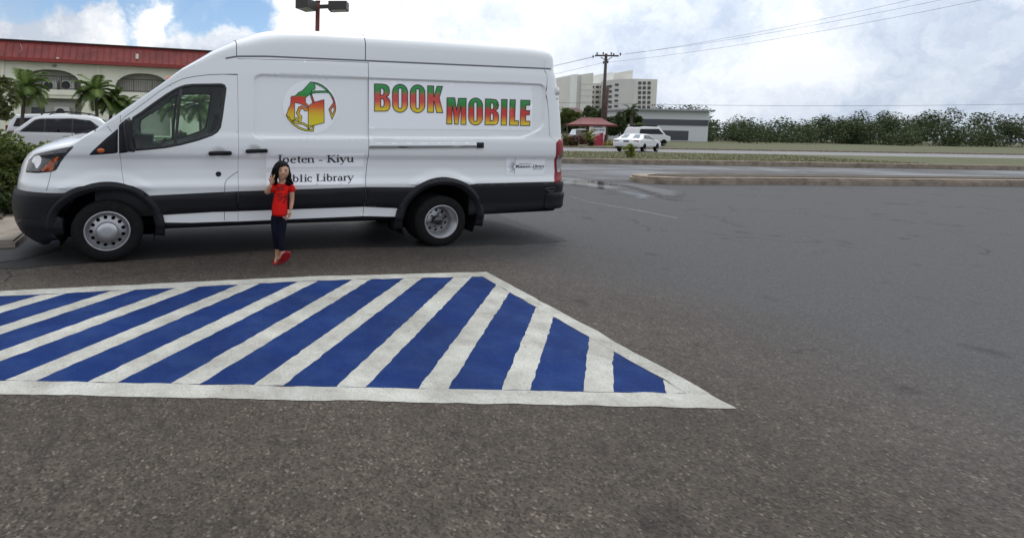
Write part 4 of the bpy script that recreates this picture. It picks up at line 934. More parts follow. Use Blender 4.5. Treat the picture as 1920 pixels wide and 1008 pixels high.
hatch = top_in+inR[1:]+[(-9.0, 3.2)]
sheet('blue_paint', hatch, .0015, P_BLUE)
sheet('white_border_line', top_out+list(reversed(top_in)), .0032, P_WHITE, .007, .05)
sheet('white_border_line', [outR[0], outR[1], outR[2], inR[2], inR[1], (1.765, 5.739)], .0036, P_WHITE, .007, .05)
sheet('white_border_line', [(-9.0, 3.195), (2.4, 3.195), (2.42, 3.03), (-9.0, 3.03)], .0032, P_WHITE, .007, .05)
def clip(P, Q):
    for i in range(len(Q)):
        a, b = Q[i], Q[(i+1) % len(Q)]; o = []
        side = lambda p: (b[0]-a[0])*(p[1]-a[1])-(b[1]-a[1])*(p[0]-a[0])
        for j in range(len(P)):
            p, q = P[j], P[(j+1) % len(P)]; sp, sq_ = side(p), side(q)
            if sp >= 0: o.append(p)
            if sp*sq_ < 0: t = sp/(sp-sq_); o.append((p[0]+(q[0]-p[0])*t, p[1]+(q[1]-p[1])*t))
        P = o
        if not P: return []
    return P
hq = hatch if area2(hatch) > 0 else hatch[::-1]
hq = [(-9, 3.2), (2.26, 3.2), (1.99, 4.58), (1.765, 5.735), (-.01, 5.46), (-1.37, 5.12), (-2.84, 4.77), (-9., 3.30)]
dx, dy = math.cos(math.radians(61.8)), math.sin(math.radians(61.8))
for k in range(-6, 9):
    if k < 8: x_, y_ = -.20+.562*k, 5.41+.112*k; w_ = .20
    else: x_, y_ = -.20+.562*k, 5.41+.112*k; w_ = .22
    if k == 5+3: x_ += .04
    L0 = 6; p = [(x_-dx*L0, y_-dy*L0), (x_+w_-dx*L0, y_+.035-dy*L0), (x_+w_+dx*1.5, y_+.035+dy*1.5), (x_+dx*1.5, y_+dy*1.5)]
    c = clip(p, hq)
    if len(c) > 2: sheet('white_stripe', c, .0025, P_WHITE, .0045, .03)
# ---- kerbs and grass
CONC = mat('kerb_concrete', (.25, .205, .16), .9, var=.35, vscale=3, bump=.3, bscale=60)
SOIL = mat('bare_soil', (.07, .055, .038), .95, var=.5, vscale=5, bump=.6, bscale=25)
TURF = mat('dry_turf', (.095, .082, .036), .95, var=.45, vscale=.9, col2=(.055, .075, .022), detail=8, bump=.6, bscale=12)
def slab(name, poly, z0, z1, m, kind='structure', bev=.03):
    P = [tuple(p[:2]) for p in poly]
    if area2(P) < 0: P = P[::-1]
    o = MB().prism(P, z0, z1).build(name, m, smooth=False); o['kind'] = kind
    if bev:
        bm = bmesh.new(); bm.from_mesh(o.data); ed = [e for e in bm.edges if all(v.co.z > z1-.001 for v in e.verts)]
        bmesh.ops.bevel(bm, geom=ed, offset=bev, segments=2, affect='EDGES'); bm.to_mesh(o.data); bm.free()
    return o
def band(line, w):
    R = ribbon_polys(line, w); return [tuple(r[0]) for r in R]+[tuple(r[1]) for r in reversed(R)]
k0 = [(-40, 24.2), (5, 26.72), (12.1, 26.8), (16, 27.1), (60, 29.6), (120, 33)]; k1 = [(-40, 37.4), (16.85, 38.6), (24, 39.6), (140, 47)]
slab('median_verge', band(k0, .45), -.1, .24, CONC, bev=.05)
slab('median_verge', band(k1, .40), -.1, .16, CONC, bev=.05)
slab('grass_median', [(x, y+.24) for x, y in k0]+[(x, y-.22) for x, y in reversed(k1)], -.1, .17, TURF, bev=0)
k2 = [(-60, 49.6), (28, 52.0), (140, 62.6)]
slab('verge_kerb', band(k2, .3), -.1, .15, CONC, bev=.04)
slab('grass_verge', [(x, y+.16) for x, y in k2]+[(400, 330), (-60, 330)], -.1, .13, TURF, bev=0)
# island nose at the lot's exit
isl = [(9.95, 17.1), (10.15, 17.8), (10.9, 18.4), (13.5, 18.9), (26, 20.0), (26, 18.5), (14, 17.1), (11.2, 16.6), (10.3, 16.6)]
slab('island_kerb', rounded(isl, .4, 4), -.1, .21, CONC, bev=.07)
slab('island_soil', [(10.5, 17.3), (11.2, 17.9), (13.5, 18.55), (25.8, 19.7), (25.8, 18.9), (14, 17.5), (11.4, 17.0)], .0, .235, SOIL, bev=.01)
# planter at the van's nose
pl_ = [(-3.75, 6.62), (-3.95, 7.3), (-4.25, 8.0), (-5.0, 9.2), (-6.2, 11.2), (-8, 13.5), (-13, 13.5), (-13, 5.2), (-8, 5.7), (-5, 6.3)]
CONC2 = mat('stained_concrete', (.26, .225, .185), .9, var=.4, vscale=1.8, bump=.3, bscale=50, detail=8)
slab('planter_walk', pl_, -.1, .10, CONC2, bev=.03)
slab('planter_bed', [(-4.72, 8.0), (-5.3, 9.3), (-6.5, 11.2), (-8.2, 13.3), (-12.8, 13.3), (-12.8, 7.4), (-7, 7.6)], 0, .14, SOIL, bev=.02)
# raised lawn before the offices
def kp(al, k, z): return VO+VA*al-VB*k+np.array([0, 0, z])
LAWN = mat('lawn_grass', (.060, .095, .025), .95, var=.4, vscale=1.2, detail=8, bump=.5, bscale=14)
vs = []; 
for al in (-60, 10): vs += [kp(al, 21.0, .0), kp(al, 24.5, .55), kp(al, 36, .62)]
mesh_obj('lawn', vs, [(0, 3, 4, 1), (1, 4, 5, 2)], LAWN, smooth=False)['kind'] = 'structure'
# ================================================================== BUILDINGS
WALL = mat('cream_wall', (.83, .80, .67), .85, var=.10, vscale=.6, detail=8, bump=.15, bscale=30)
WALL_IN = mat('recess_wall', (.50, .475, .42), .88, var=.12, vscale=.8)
MANS = mat('red_metal_roof', (.21, .032, .026), .55, var=.28, vscale=1.1, detail=7)
REDL = mat('red_fascia', (.27, .034, .03), .55, var=.15, vscale=2)
RAILM = mat('dark_railing', (.05, .045, .042), .6)
ACW = mat('unit_casing', (.50, .50, .46), .6, var=.1, vscale=6)
office = empty('office_building', kp(0, 33, 0), YAW)
tag(office, 'two-storey cream building with arched balconies and a red mansard roof behind the van', 'building')
# local: x along the front, y away from the viewer, z up
def KF(x, y): P = K(x, y, 33); return (P-VO)@VA, P[2]
def arch_open(c, hw, z0, zs_, zt, n=28):
    P = [(c-hw, z0), (c+hw, z0)]
    for k in range(n+1):
        t = math.pi*k/n; P.append((c+hw*math.copysign(abs(math.cos(t))**.85, math.cos(t)), zs_+(zt-zs_)*math.sin(t)**.85))
    return P
step = 5.74; a2c = -.72; centers = [a2c+step*k for k in range(-3, 3)]; X0_, X1_ = a2c-step*3-2.9, a2c+step*2+2.9
zf, zsp, zt_ = 3.66, 3.75, 4.98; ZB, ZW_ = .5, 5.45
holes = []; 
for c in centers: holes.append(arch_open(c, 1.82, zf, zsp, zt_))
for c in centers: holes.append([(c-1.82, .7), (c+1.82, .7), (c+1.82, 3.10), (c-1.82, 3.10)])
flat = lambda s, z, off, emb: np.stack([np.asarray(s, float), -np.broadcast_to(off, np.shape(s)).astype(float), np.asarray(z, float)], -1)
patch('wall', [(X0_, ZB), (X1_, ZB), (X1_, ZW_), (X0_, ZW_)], WALL, office, holes=holes, off=0., skirt=.35, grid=.6, emb=False, fn=flat)
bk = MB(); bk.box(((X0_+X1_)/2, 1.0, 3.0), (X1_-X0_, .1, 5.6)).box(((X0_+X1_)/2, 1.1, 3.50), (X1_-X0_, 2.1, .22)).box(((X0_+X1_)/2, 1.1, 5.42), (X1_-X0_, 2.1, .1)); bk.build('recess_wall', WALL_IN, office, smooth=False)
MB().box(((X0_+X1_)/2, 7, 3.0), (X1_-X0_, 9.4, 5.2)).build('rear_block', WALL, office, smooth=False)
for i in range(len(centers)-1):
    m_ = (centers[i]+centers[i+1])/2; MB().box((m_+.02, -.05, (ZB+ZW_)/2), (.22, .12, ZW_-ZB-.02), bev=.02).build('pilaster', WALL, office, smooth=False)
def mansard():
    mb = MB(); prof = [(-.55, 5.40), (-.58, 5.62), (-.50, 5.66), (.10, 6.66), (.12, 6.76), (.5, 6.78), (.5, 5.42)]
    vs = [(X0_-.3, y, z) for y, z in prof]+[(X1_+.3, y, z) for y, z in prof]; n = len(prof)
    return mb.add(vs, [(k, (k+1) % n, n+(k+1) % n, n+k) for k in range(n)]+[tuple(range(n))[::-1], tuple(range(n, 2*n))])
rf = recalc(mansard().build('roof', MANS, office, smooth=False))
lip_ = MB().box(((X0_+X1_)/2, -.56, 5.51), (X1_-X0_+.6, .10, .23)).build('fascia', REDL, rf, smooth=False)
MB().box(((X0_+X1_)/2, .06, 6.77), (X1_-X0_+.64, .16, .07)).build('coping', mat('dark_flashing', (.045, .025, .025), .5), rf, smooth=False)
sm = MB(); x = X0_
while x < X1_:
    sm.add([(x-.015, -.515, 5.66), (x+.015, -.515, 5.66), (x+.015, .085, 6.66), (x-.015, .085, 6.66), (x-.012, -.55, 5.67), (x+.012, -.55, 5.67), (x+.012, .05, 6.68), (x-.012, .05, 6.68)], [(4, 5, 6, 7), (0, 4, 7, 3), (5, 1, 2, 6), (0, 1, 5, 4)]); x += .42
sm.build('standing_seam', MANS, rf, smooth=False)
def on_roof(px, py): a, z = KF(px, py); t = (z-5.66)/1.0; return a, -.50+.6*t-.03, z
for (px, py, w, h, col) in ((257.5, 107, .20, .42, (.45, .43, .38)), (111, 111, .16, .10, (.5, .45, .42))):
    a, y, z = on_roof(px, py); MB().box((a, y-.02, z), (w, .03, h), tilt=Matrix.Rotation(-.54, 3, 'X')).build('roof_patch', mat('roof_patch', col, .7), rf, smooth=False)
st_ = MB(); a, y, z = on_roof(40, 94); st_.tube([(a, y-.03, z+.35), (a+.12, y-.12, z+.05), (a-.02, y-.28, z-.3)], .018, 4); st_.build('roof_cable', mat('pale_cable', (.4, .3, .28), .6), rf)
for i, c in enumerate(centers):
    MB().box((c, -.04, 3.48), (3.9, .10, .34), bev=.02).build('balcony_edge', WALL, office, smooth=False)
    rl = MB(); rl.tube([(c-1.82, .12, zf+.90), (c+1.82, .12, zf+.90)], .028, 6).tube([(c-1.82, .12, zf+.10), (c+1.82, .12, zf+.10)], .022, 6)
    for k in range(25): xx = c-1.8+3.6*k/24; rl.tube([(xx, .12, zf+.06), (xx, .12, zf+.92)], .026 if k % 8 == 0 else .0095, 5)
    rl.build('railing', RAILM, office, smooth=False)
    if i < 4: MB().box((c+.5, .94, 4.4), (.9, .06, 1.9)).build('balcony_door', mat('balcony_door', (.45, .43, .38), .6), office, smooth=False)
DARKFAN = mat('fan_grille', (.03, .03, .032), .5)
def condenser(px, py, k, w=.85, h=.68):
    P = K(px, py, k); a = (P-VO)@VA; r = empty('air_conditioner'); r.parent = office; r.location = (a, k-33, P[2])
    MB().box((0, 0, 0), (w, .34, h), bev=.02).build('casing', ACW, r, smooth=False)
    MB().lathe([(.27, -.18), (.24, -.19), (.24, -.175), (.06, -.178), (.05, -.19), (0, -.19)], (-.1, 0, 0), 'Y', 24).build('fan', DARKFAN, r)
condenser(95, 161, 33.55); condenser(127.5, 160.5, 33.55); condenser(117, 211, 33.35, .95, .75)
a, z = KF(110, 212); MB().box((a, .78, z+.1), (1.9, .3, 1.25), bev=.04).build('unit_alcove', mat('pale_panel', (.46, .45, .40), .8), office, smooth=False)
a, z = KF(102.6, 124); fl = MB().ball((a, -.14, z), (.14, .12, .09)).tube([(a-.1, -.02, z+.05), (a+.1, -.16, z)], .03, 6); fl.build('flood_light', mat('lamp_grey_shell', (.28, .29, .28), .5), office)
a, z = KF(221.3, 152); MB().tube([(a, -.07, z+.05), (a, -.07, ZB)], .030, 6).build('downpipe', RAILM, office)
for c in centers: MB().box((c-.9, .94, 1.9), (1.0, .06, 1.2)).build('window', mat('dark_window', (.03, .035, .04), .15), office, smooth=False)
# ---- the pale hotel far beyond the road
HW = [mat('hotel_white', (.80, .80, .77), .8, var=.05, vscale=.05), mat('hotel_grey', (.60, .59, .56), .85, var=.06, vscale=.05), mat('hotel_beige', (.70, .68, .62), .85, var=.06, vscale=.06), mat('hotel_dark_trim', (.22, .22, .23), .8)]
HWIN = mat('hotel_window', (.05, .055, .065), .2); HD = 310.
h0 = Y(1130, 246, HD)
hotel = empty('hotel_building', (h0[0], HD, 0)); tag(hotel, 'tall pale hotel tower block with rows of small windows beyond the road', 'building')
def hx(px, py=180, d=0.): P = Y(px, py, HD+d); return P[0]-h0[0], P[2]
def hblock(x0, x1, ytop, m_, d0, d1, ytop2=None, name='tower'):
    """block between two columns of the survey, its front d0 m beyond the hotel's line; top may slope"""
    a, zt0 = hx(x0, ytop, d0); b, zt1 = hx(x1, ytop2 if ytop2 else ytop, d0)
    a, b = hx(x0, 200, d0)[0], hx(x1, 200, d0)[0]
    o = MB(); vs = [(a, d0, -2), (b, d0, -2), (b, d0, zt1), (a, d0, zt0), (a, d1, -2), (b, d1, -2), (b, d1, zt1), (a, d1, zt0)]
    o.add(vs, [(0, 1, 2, 3), (1, 5, 6, 2), (5, 4, 7, 6), (4, 0, 3, 7), (3, 2, 6, 7)]); return o.build(name, m_, hotel, smooth=False)
hblock(1066, 1072.6, 143, HW[2], 4, 30); hblock(1072.6, 1080, 139.5, HW[0], 0, 30, 139); hblock(1080, 1088, 140, HW[1], 2, 30, 140); hblock(1088, 1109.8, 139.5, HW[2], 1, 34, 136.5)
hblock(1109, 1131, 156.5, HW[2], 14, 30, 155.6, 'wing')
hblock(1136, 1147.5, 136.5, HW[0], 8, 40, 136); hblock(1147.5, 1183, 137.5, HW[2], 12, 40, 131.5); hblock(1141, 1187, 150, HW[1], 0, 9.5, 147.8, 'wing'); hblock(1187, 1230, 147.8, HW[2], 1.5, 30, 149, 'wing')
hwin = MB().box((0, 0, 0), (1.9, .5, 1.5)); w0 = None
def hwindow(px, py, d, w=1.9, h=1.5):
    global w0
    x, z = hx(px, py, d)
    if w0 is None: w0 = hwin.build('window', HWIN, hotel, smooth=False); o = w0
    else: o = w0.copy(); COL.objects.link(o); o.parent = hotel
    o.location = (x, d-.05, z); o.scale = (w/1.9, 1, h/1.5)
for r in range(6):
    y = 163.4+9.35*r
    for px in (1110.8-.25*r, 1120-.25*r, 1128-.25*r): hwindow(px, y, 14, 1.7, 1.2)
    hwindow(1156.5-.35*r, 159+10*r, 0, 2.0, 1.2)
    hwindow(1143.6, 162+9.6*r, 0, 1.9, 1.4)
for r in range(7):
    for px in (1199.5, 1208, 1217): hwindow(px-.2*r, 156+9.0*r, 1.5, 1.6, 1.7)
# floor joints of the concrete panels
hj = MB()
for (x0, x1, d) in ((1088.2, 1109.6, .9), (1147.7, 1182.5, 11.9)):
    for py in (158, 169, 180, 191):
        a, z = hx(x0, py, d); b, _ = hx(x1, py, d); hj.box(((a+b)/2, d-.04, z), (b-a, .06, .10))
hj.build('panel_line', HW[3], hotel, smooth=False)
# ---- low buildings across the road
def block(name, label, x0, x1, yt, yb, dist, dep, m_, roof=None, cat='building'):
    a = Y(x0, yt, dist); b = Y(x1, yt, dist); c = Y((x0+x1)/2, yt, dist); r = empty(name, (c[0], dist, 0)); tag(r, label, cat)
    w = b[0]-a[0]; MB().box((0, dep/2, c[2]/2), (w, dep, c[2]), bev=.02).build('wall', m_, r, smooth=False); return r, w, c[2]
TILE = mat('brown_tiles', (.085, .045, .040), .8, var=.5, vscale=3, bump=.5, bscale=8)
r, w, h = block('gabled_house', 'brown tiled building with a lattice band behind the kiosk', 1079, 1096, 213, 240, 120, 8, mat('lattice_wall', (.16, .12, .12), .8, var=.6, vscale=2.2))
MB().add([(-w/2-.5, -.6, h-.2), (w/2+.5, -.6, h-.2), (w/2, 3.4, h+1.4), (-w/2, 3.4, h+1.4), (w/2+.5, 8.5, h-.2), (-w/2-.5, 8.5, h-.2)], [(0, 1, 2, 3), (3, 2, 4, 5), (1, 4, 2), (0, 3, 5)]).build('roof', TILE, r, smooth=False)
PINK = mat('pink_wall', (.36, .17, .14), .85, var=.15, vscale=1)
r, w, h = block('pink_house', 'low pink building behind the dark trees across the road', 1136, 1168, 222, 245, 105, 9, PINK)
MB().box((0, 4, h+.12), (w+.6, 9.6, .25)).build('roof', mat('pink_parapet', (.30, .14, .13), .85), r, smooth=False)
for k in (-.28, .1, .36): MB().box((w*k, -.03, h*.62), (.9, .1, .9)).build('window', HWIN, r, smooth=False)
r, w, h = block('shop_building', 'long white shop front with a dark glazed upper band, right across the road', 1181, 1330, 208, 245, 98, 12, mat('shop_white', (.62, .64, .65), .7))
MB().box((0, -.06, h-2.05), (w*.98, .1, 1.05)).build('glazed_band', HWIN, r, smooth=False)
MB().box((0, 5.5, h+.15), (w+.8, 13, .3)).build('roof', mat('shop_roof', (.30, .31, .33), .7), r, smooth=False)
MB().box((-w*.1, -.06, 1.2), (w*.7, .1, 1.7)).build('shop_window', HWIN, r, smooth=False)
# ---- sign kiosk with its pagoda roof
kb = Y(1108, 262, 62); kiosk = empty('sign_kiosk', (kb[0], 62, .1), math.radians(2)); tag(kiosk, 'roadside shopping centre sign under a red pagoda roof', 'sign')
def kx(px, py): P = Y(px, py, 62); return P[0]-kb[0], P[2]-.1
RT_ = mat('kiosk_red', (.15, .022, .024), .6, var=.2, vscale=3)
xe0, ze = kx(1074, 233); xe1, _ = kx(1142, 233); xr0, zr_ = kx(1091, 220.5); xr1, _ = kx(1126, 220.5)
n_ = 7; rows = []
for k in range(n_):
    t = k/(n_-1); u = t**.62; rows.append((xe0+(xr0-xe0)*t, xe1+(xr1-xe1)*t, 1.7-1.45*t, ze+(zr_-ze)*(t*.55+.45*t*t)))
mb = MB()
for a, b, d, z in rows: mb.v += [(a, -d, z), (b, -d, z), (b, d, z), (a, d, z)]
for k in range(n_-1):
    for j in range(4): mb.f.append((k*4+j, k*4+(j+1) % 4, k*4+4+(j+1) % 4, k*4+4+j)); mb.m.append(0)
mb.f.append((4*n_-4, 4*n_-3, 4*n_-2, 4*n_-1)); mb.m.append(0)
kr = mb.build('roof', RT_, kiosk, smooth=False)
MB().box(((xe0+xe1)/2, 0, ze-.09), (xe1-xe0+.12, 3.5, .2)).build('fascia', mat('kiosk_fascia', (.15, .02, .022), .6), kr, smooth=False)
sx0, sz1 = kx(1091.5, 236.5); sx1, sz0 = kx(1121.5, 252.5)
MB().box(((sx0+sx1)/2, -1.45, (sz0+sz1)/2), (sx1-sx0, .16, sz1-sz0)).build('sign_board', mat('sign_white', (.80, .80, .78), .6), kiosk, smooth=False)
for xp in (sx0-.1, sx1+.1): MB().box((xp, -1.42, (ze-.1)/2), (.16, .3, ze-.1)).build('post', mat('kiosk_post', (.06, .03, .03), .6), kiosk, smooth=False)
MB().box(((sx0+sx1)/2, .2, ze/2-.3), (sx1-sx0+.6, 1.2, ze-.6)).build('pier', mat('kiosk_pier', (.30, .28, .26), .8), kiosk, smooth=False)
INKB = mat('sign_blue', (.015, .03, .24), .5)
def sign_text(txt, px0, px1, py0, py1, m_):
    V, F = text_geo(txt, .03); a, zt = kx(px0, py0); b, z0 = kx(px1, py1)
    mesh_obj('lettering', [(a+(b-a)*x, -1.54, z0+(zt-z0)*y) for x, y in V], F, m_, kiosk, smooth=False)
sign_text('JOETEN', 1098.5, 1115.5, 236.8, 241, INKB); sign_text('SHOPPING CENTER', 1094, 1120, 242, 245.4, INKB)
# ================================================================== VEHICLES
WHITE2 = mat('white_car_paint', (.66, .67, .68), .3, coat=.6)
DGLASS = mat('dark_car_glass', (.006, .007, .012), .08, spec=.25)
def rotpt(p, c, s): return (p[0]*c-p[1]*s, p[0]*s+p[1]*c)
def car(name, label, loc, rz, outline, W, belt, tumble, sides, paint, wheels, R=.34, group=None, lamps=(), front=(), parts=()):
    """x forward from the rear axle line, z up; outline = side view; tumble = how far the roof leans in"""
    r = empty(name, loc, rz); tag(r, label, 'car', group)
    zt = max(p[1] for p in outline); hw = lambda z: W/2-tumble*np.clip((np.asarray(z, float)-belt)/(zt-belt), 0, 1)**1.2-.05*np.clip((.55-np.asarray(z, float))/.4, 0, 1)
    P = dens(rounded(outline, .07, 3), .09); n = len(P); levels = [(1., .07), (1., .03), (.985, .0), (.6, 0.), (0, -.015), (-.6, 0.), (-.985, 0.), (-1., .03), (-1., .07)]
    levels = [(-1., .10), (-.995, .05), (-.975, .015), (-.93, 0.), (-.5, -.012), (0, -.02), (.5, -.012), (.93, 0.), (.975, .015), (.995, .05), (1., .10)]
    mb = MB(); vs = []
    for f_, sh in levels:
        Q = np.array(shrink(P, sh)) if sh else np.array(P); vs += [(x, f_*float(hw(z)), z) for x, z in Q]
    m = len(levels); ccw = area2(P) > 0; fs = []
    for i in range(m-1):
        for k in range(n):
            q = (i*n+k, i*n+(k+1) % n, (i+1)*n+(k+1) % n, (i+1)*n+k); fs.append(q if ccw else q[::-1])
    mb.add(vs, fs)
    for sg in (-1, 1):
        Q = shrink(P, .10)
        v_, f_ = patch('x', Q, None, None, skirt=0, grid=.12, emb=False, fn=lambda s, z, off, emb: np.stack([np.asarray(s, float), sg*hw(z), np.asarray(z, float)], -1), link=False)
        mb.add(v_, f_ if sg < 0 else [q[::-1] for q in f_])
    body_ = recalc(mb.build('body', paint, r)); sharpen(body_, 50)
    for sg in (-1, 1):
        fn = lambda s, z, off, emb: np.stack([np.asarray(s, float), sg*(hw(z)+off), np.asarray(z, float)], -1)
        for nm, poly, m_, off in sides:
            v_, f_ = patch('x', poly, None, None, skirt=.015, grid=.1, emb=False, fn=fn, link=False, off=off)
            mesh_obj(nm, v_, f_ if sg < 0 else [q[::-1] for q in f_], m_, r)
        for wx in wheels:
            w = empty('wheel'); w.parent = r; w.location = (wx, sg*(W/2-.11), R)
            MB().lathe([(R*.62, -.10), (R*.9, -.105), (R, -.07), (R, .07), (R*.9, .105), (R*.62, .10)], (0, 0, 0), 'Y', 28).build('tyre', M['rubber'], w)
            rm = MB().lathe([(R*.64, -.098), (R*.58, -.08), (R*.55, -.04), (R*.2, -.055), (0, -.06)], (0, 0, 0), 'Y', 20).lathe([(0, .06), (R*.2, .055), (R*.55, .04), (R*.58, .08), (R*.64, .098)], (0, 0, 0), 'Y', 20)
            for k in range(7): t = 2*math.pi*k/7; rm.box((.4*R*math.cos(t), sg*.06, .4*R*math.sin(t)), (.05, .03, .05))
            rm.build('rim', M['steel'], w)
    for nm, c, s_, m_ in lamps:
        for sg in (-1, 1): MB().box((c[0], sg*c[1], c[2]), s_, bev=.02).build(nm, m_, r, smooth=False)
    for nm, c, s_, m_ in parts: MB().box(c, s_, bev=.015).build(nm, m_, r, smooth=False)
    return r
well = lambda x, R=.41: [(x+R*math.cos(t), .34+R*math.sin(t)) for t in np.linspace(math.pi*1.08, -.08*math.pi, 12)]
def quad_across(name, r, pts, W, m_):        # windscreen or rear window laid on the sloping outline; pts = lower and upper edge (x, z, half width)
    (x0, z0, h0_), (x1, z1, h1_) = pts; mb = MB(); d = Vector((z1-z0, 0, -(x1-x0))).normalized()*.012
    if d.z < 0: d = -d
    vs = []
    for k in range(7):
        t = -1+2*k/6; vs += [Vector((x0, h0_*t, z0))+d, Vector((x1, h1_*t, z1))+d]
    o = mb.add(vs, [(2*k, 2*k+2, 2*k+3, 2*k+1) for k in range(6)]).build(name, m_, r, smooth=False); recalc(o); return o
# white SUV parked behind the van's nose
suv_out = [(-.95, .45), (-.98, .95), (-.88, 1.18), (-.30, 1.68), (-.02, 1.77), (.7, 1.82), (1.5, 1.80), (1.85, 1.72), (2.55, 1.20), (3.55, 1.08), (3.72, .9), (3.74, .45)]
suv_win = [('window_band', rounded([(-.66, 1.20), (-.20, 1.62), (-.02, 1.66), (1.0, 1.69), (1.58, 1.63), (2.2, 1.18)], .04), M['gloss_black'], .002), ('side_window', rounded([(-.58, 1.22), (-.16, 1.60), (-.02, 1.64), (.10, 1.65), (.10, 1.22)], .05), DGLASS, .006), ('side_window', rounded([(.15, 1.22), (.15, 1.67), (.98, 1.66), (.98, 1.19)], .04), DGLASS, .006),
           ('side_window', rounded([(1.03, 1.19), (1.03, 1.66), (1.55, 1.61), (2.15, 1.20)], .04), DGLASS, .006), ('wheel_arch', well(0), M['shell'], .004), ('wheel_arch', well(2.85), M['shell'], .004),
           ('door_joint', [(1.0, .5), (1.0, 1.2), (1.012, 1.2), (1.012, .5)], M['shell'], .004), ('door_handle', [(.72, 1.06), (.72, 1.10), (.92, 1.10), (.92, 1.06)], M['chrome'], .02)]
ps = G(30, 268, 0); pr = Y(52, 216, 19.4)
suv = car('parked_suv', 'white SUV with dark windows and roof rails parked behind the van nose', (pr[0]+.62, 19.5, 0), YAW-.02, suv_out, 1.9, 1.2, .24, suv_win, WHITE2, (0, 2.85), .37,
          lamps=[('tail_light', (-.86, .80, 1.06), (.16, .26, .34), M['red_lens'])], parts=[('bumper', (-.97, 0, .55), (.16, 1.7, .25), WHITE2)])
for sg in (-1, 1):
    MB().tube([(-.05, sg*.62, 1.79), (.05, sg*.62, 1.86), (.6, sg*.63, 1.93), (1.4, sg*.62, 1.88), (1.55, sg*.62, 1.82)], .022, 6).build('roof_rail', M['plastic'], suv)
quad_across('windscreen', suv, ((2.50, 1.235, .76), (1.93, 1.665, .63)), 0, DGLASS); quad_across('rear_window', suv, ((-.80, 1.24, .74), (-.36, 1.62, .63)), 0, DGLASS)
for sg in (-1, 1): MB().box((1.95, sg*1.03, 1.24), (.12, .18, .14), bev=.04).build('wing_mirror', WHITE2, suv, smooth=False)
# second white car beyond it
car2 = car('parked_wagon', 'white wagon parked further back, half hidden by the SUV and palm trunk', (Y(55, 216, 26)[0], 26.2, 0), YAW, [(-.9, .45), (-.93, .95), (-.82, 1.3), (-.6, 1.86), (1.6, 1.96), (1.9, 1.85), (2.6, 1.25), (3.5, 1.1), (3.65, .9), (3.66, .45)], 1.85, 1.2, .2,
           [('side_window', rounded([(-.6, 1.3), (-.45, 1.7), (1.5, 1.78), (2.1, 1.3)], .05), DGLASS, .006), ('wheel_arch', well(0), M['shell'], .004), ('wheel_arch', well(2.7), M['shell'], .004)], WHITE2, (0, 2.7), .35, lamps=[('tail_light', (-.86, .78, 1.15), (.12, .2, .4), M['red_lens'])])
# white saloon driving away on the far carriageway
pc = G(1169, 284.5)
sal_out = [(-1.05, .42), (-1.10, .72), (-1.02, 1.0), (-.75, 1.08), (-.42, 1.10), (.25, 1.42), (.85, 1.47), (1.45, 1.43), (2.25, 1.02), (3.2, .90), (3.6, .75), (3.68, .42)]
sal_win = [('side_window', rounded([(-.15, 1.10), (.32, 1.38), (.78, 1.40), (.78, 1.06)], .05), DGLASS, .006), ('side_window', rounded([(.84, 1.06), (.84, 1.40), (1.38, 1.36), (2.0, 1.05)], .05), DGLASS, .006), ('wheel_arch', well(0, .38), M['shell'], .004), ('wheel_arch', well(2.77, .38), M['shell'], .004)]
saloon = car('driving_saloon', 'white saloon seen from behind, driving along the far carriageway', (pc[0]+.75, pc[1]+.25, 0), math.radians(40), sal_out, 2.0, 1.0, .26, sal_win, WHITE2, (0, 2.77), .33,
             lamps=[('tail_light', (-1.0, .72, .86), (.14, .44, .15), mat('tail_lens', (.22, .03, .03), .15, coat=.5))], parts=[('number_plate', (-1.10, 0, .86), (.03, .42, .16), mat('plate', (.13, .14, .17), .4)), ('boot_joint', (-1.09, 0, .70), (.03, 1.3, .02), M['shell']), ('rear_valance', (-1.03, 0, .36), (.2, 1.6, .12), M['plastic'])])
quad_across('rear_window', saloon, ((-.40, 1.115, .70), (.22, 1.41, .60)), 0, mat('blue_grey_glass', (.10, .14, .17), .08, coat=.5)); quad_across('windscreen', saloon, ((2.2, 1.04, .78), (1.5, 1.42, .62)), 0, DGLASS)
for sg in (-1, 1): MB().box((1.75, sg*1.06, 1.05), (.12, .2, .12), bev=.04).build('wing_mirror', WHITE2, saloon, smooth=False)
# pickup beside the kiosk
pp = Y(1066, 252, 66)
pk_out = [(-1.2, .5), (-1.22, 1.05), (.55, 1.08), (.75, 1.70), (1.75, 1.74), (2.3, 1.15), (3.3, 1.05), (3.45, .5)]
pickup = car('white_pickup', 'small white pickup truck parked beside the red-roofed kiosk', (pp[0], 66, .12), .05, pk_out, 1.75, 1.1, .16, [('side_window', [(.82, 1.15), (.92, 1.62), (1.66, 1.64), (2.05, 1.15)], DGLASS, .006), ('wheel_arch', well(0), M['shell'], .004), ('wheel_arch', well(2.6), M['shell'], .004), ('bed_trim', [(-1.15, .97), (-1.15, 1.04), (.5, 1.05), (.5, .98)], M['shell'], .004)], WHITE2, (0, 2.6), .34)
# a taller white box van partly behind the saloon
pv = Y(1186, 262, 61)
bx_out = [(-.8, .5), (-.85, 1.2), (-.55, 2.0), (.3, 2.15), (2.4, 2.12), (3.1, 1.25), (3.8, 1.05), (3.85, .5)]
minivan = car('white_minivan', 'tall white minivan with a dark roof parked behind the saloon', (pv[0]+.35, 61, .12), .25, bx_out, 1.95, 1.3, .2, [('side_window', rounded([(-.5, 1.3), (-.3, 1.85), (2.2, 1.9), (2.8, 1.3)], .05), DGLASS, .006), ('wheel_arch', well(0), M['shell'], .004), ('wheel_arch', well(2.9), M['shell'], .004)], WHITE2, (0, 2.9), .36, parts=[('roof_box', (1.0, 0, 2.22), (2.4, 1.3, .16), M['plastic'])])

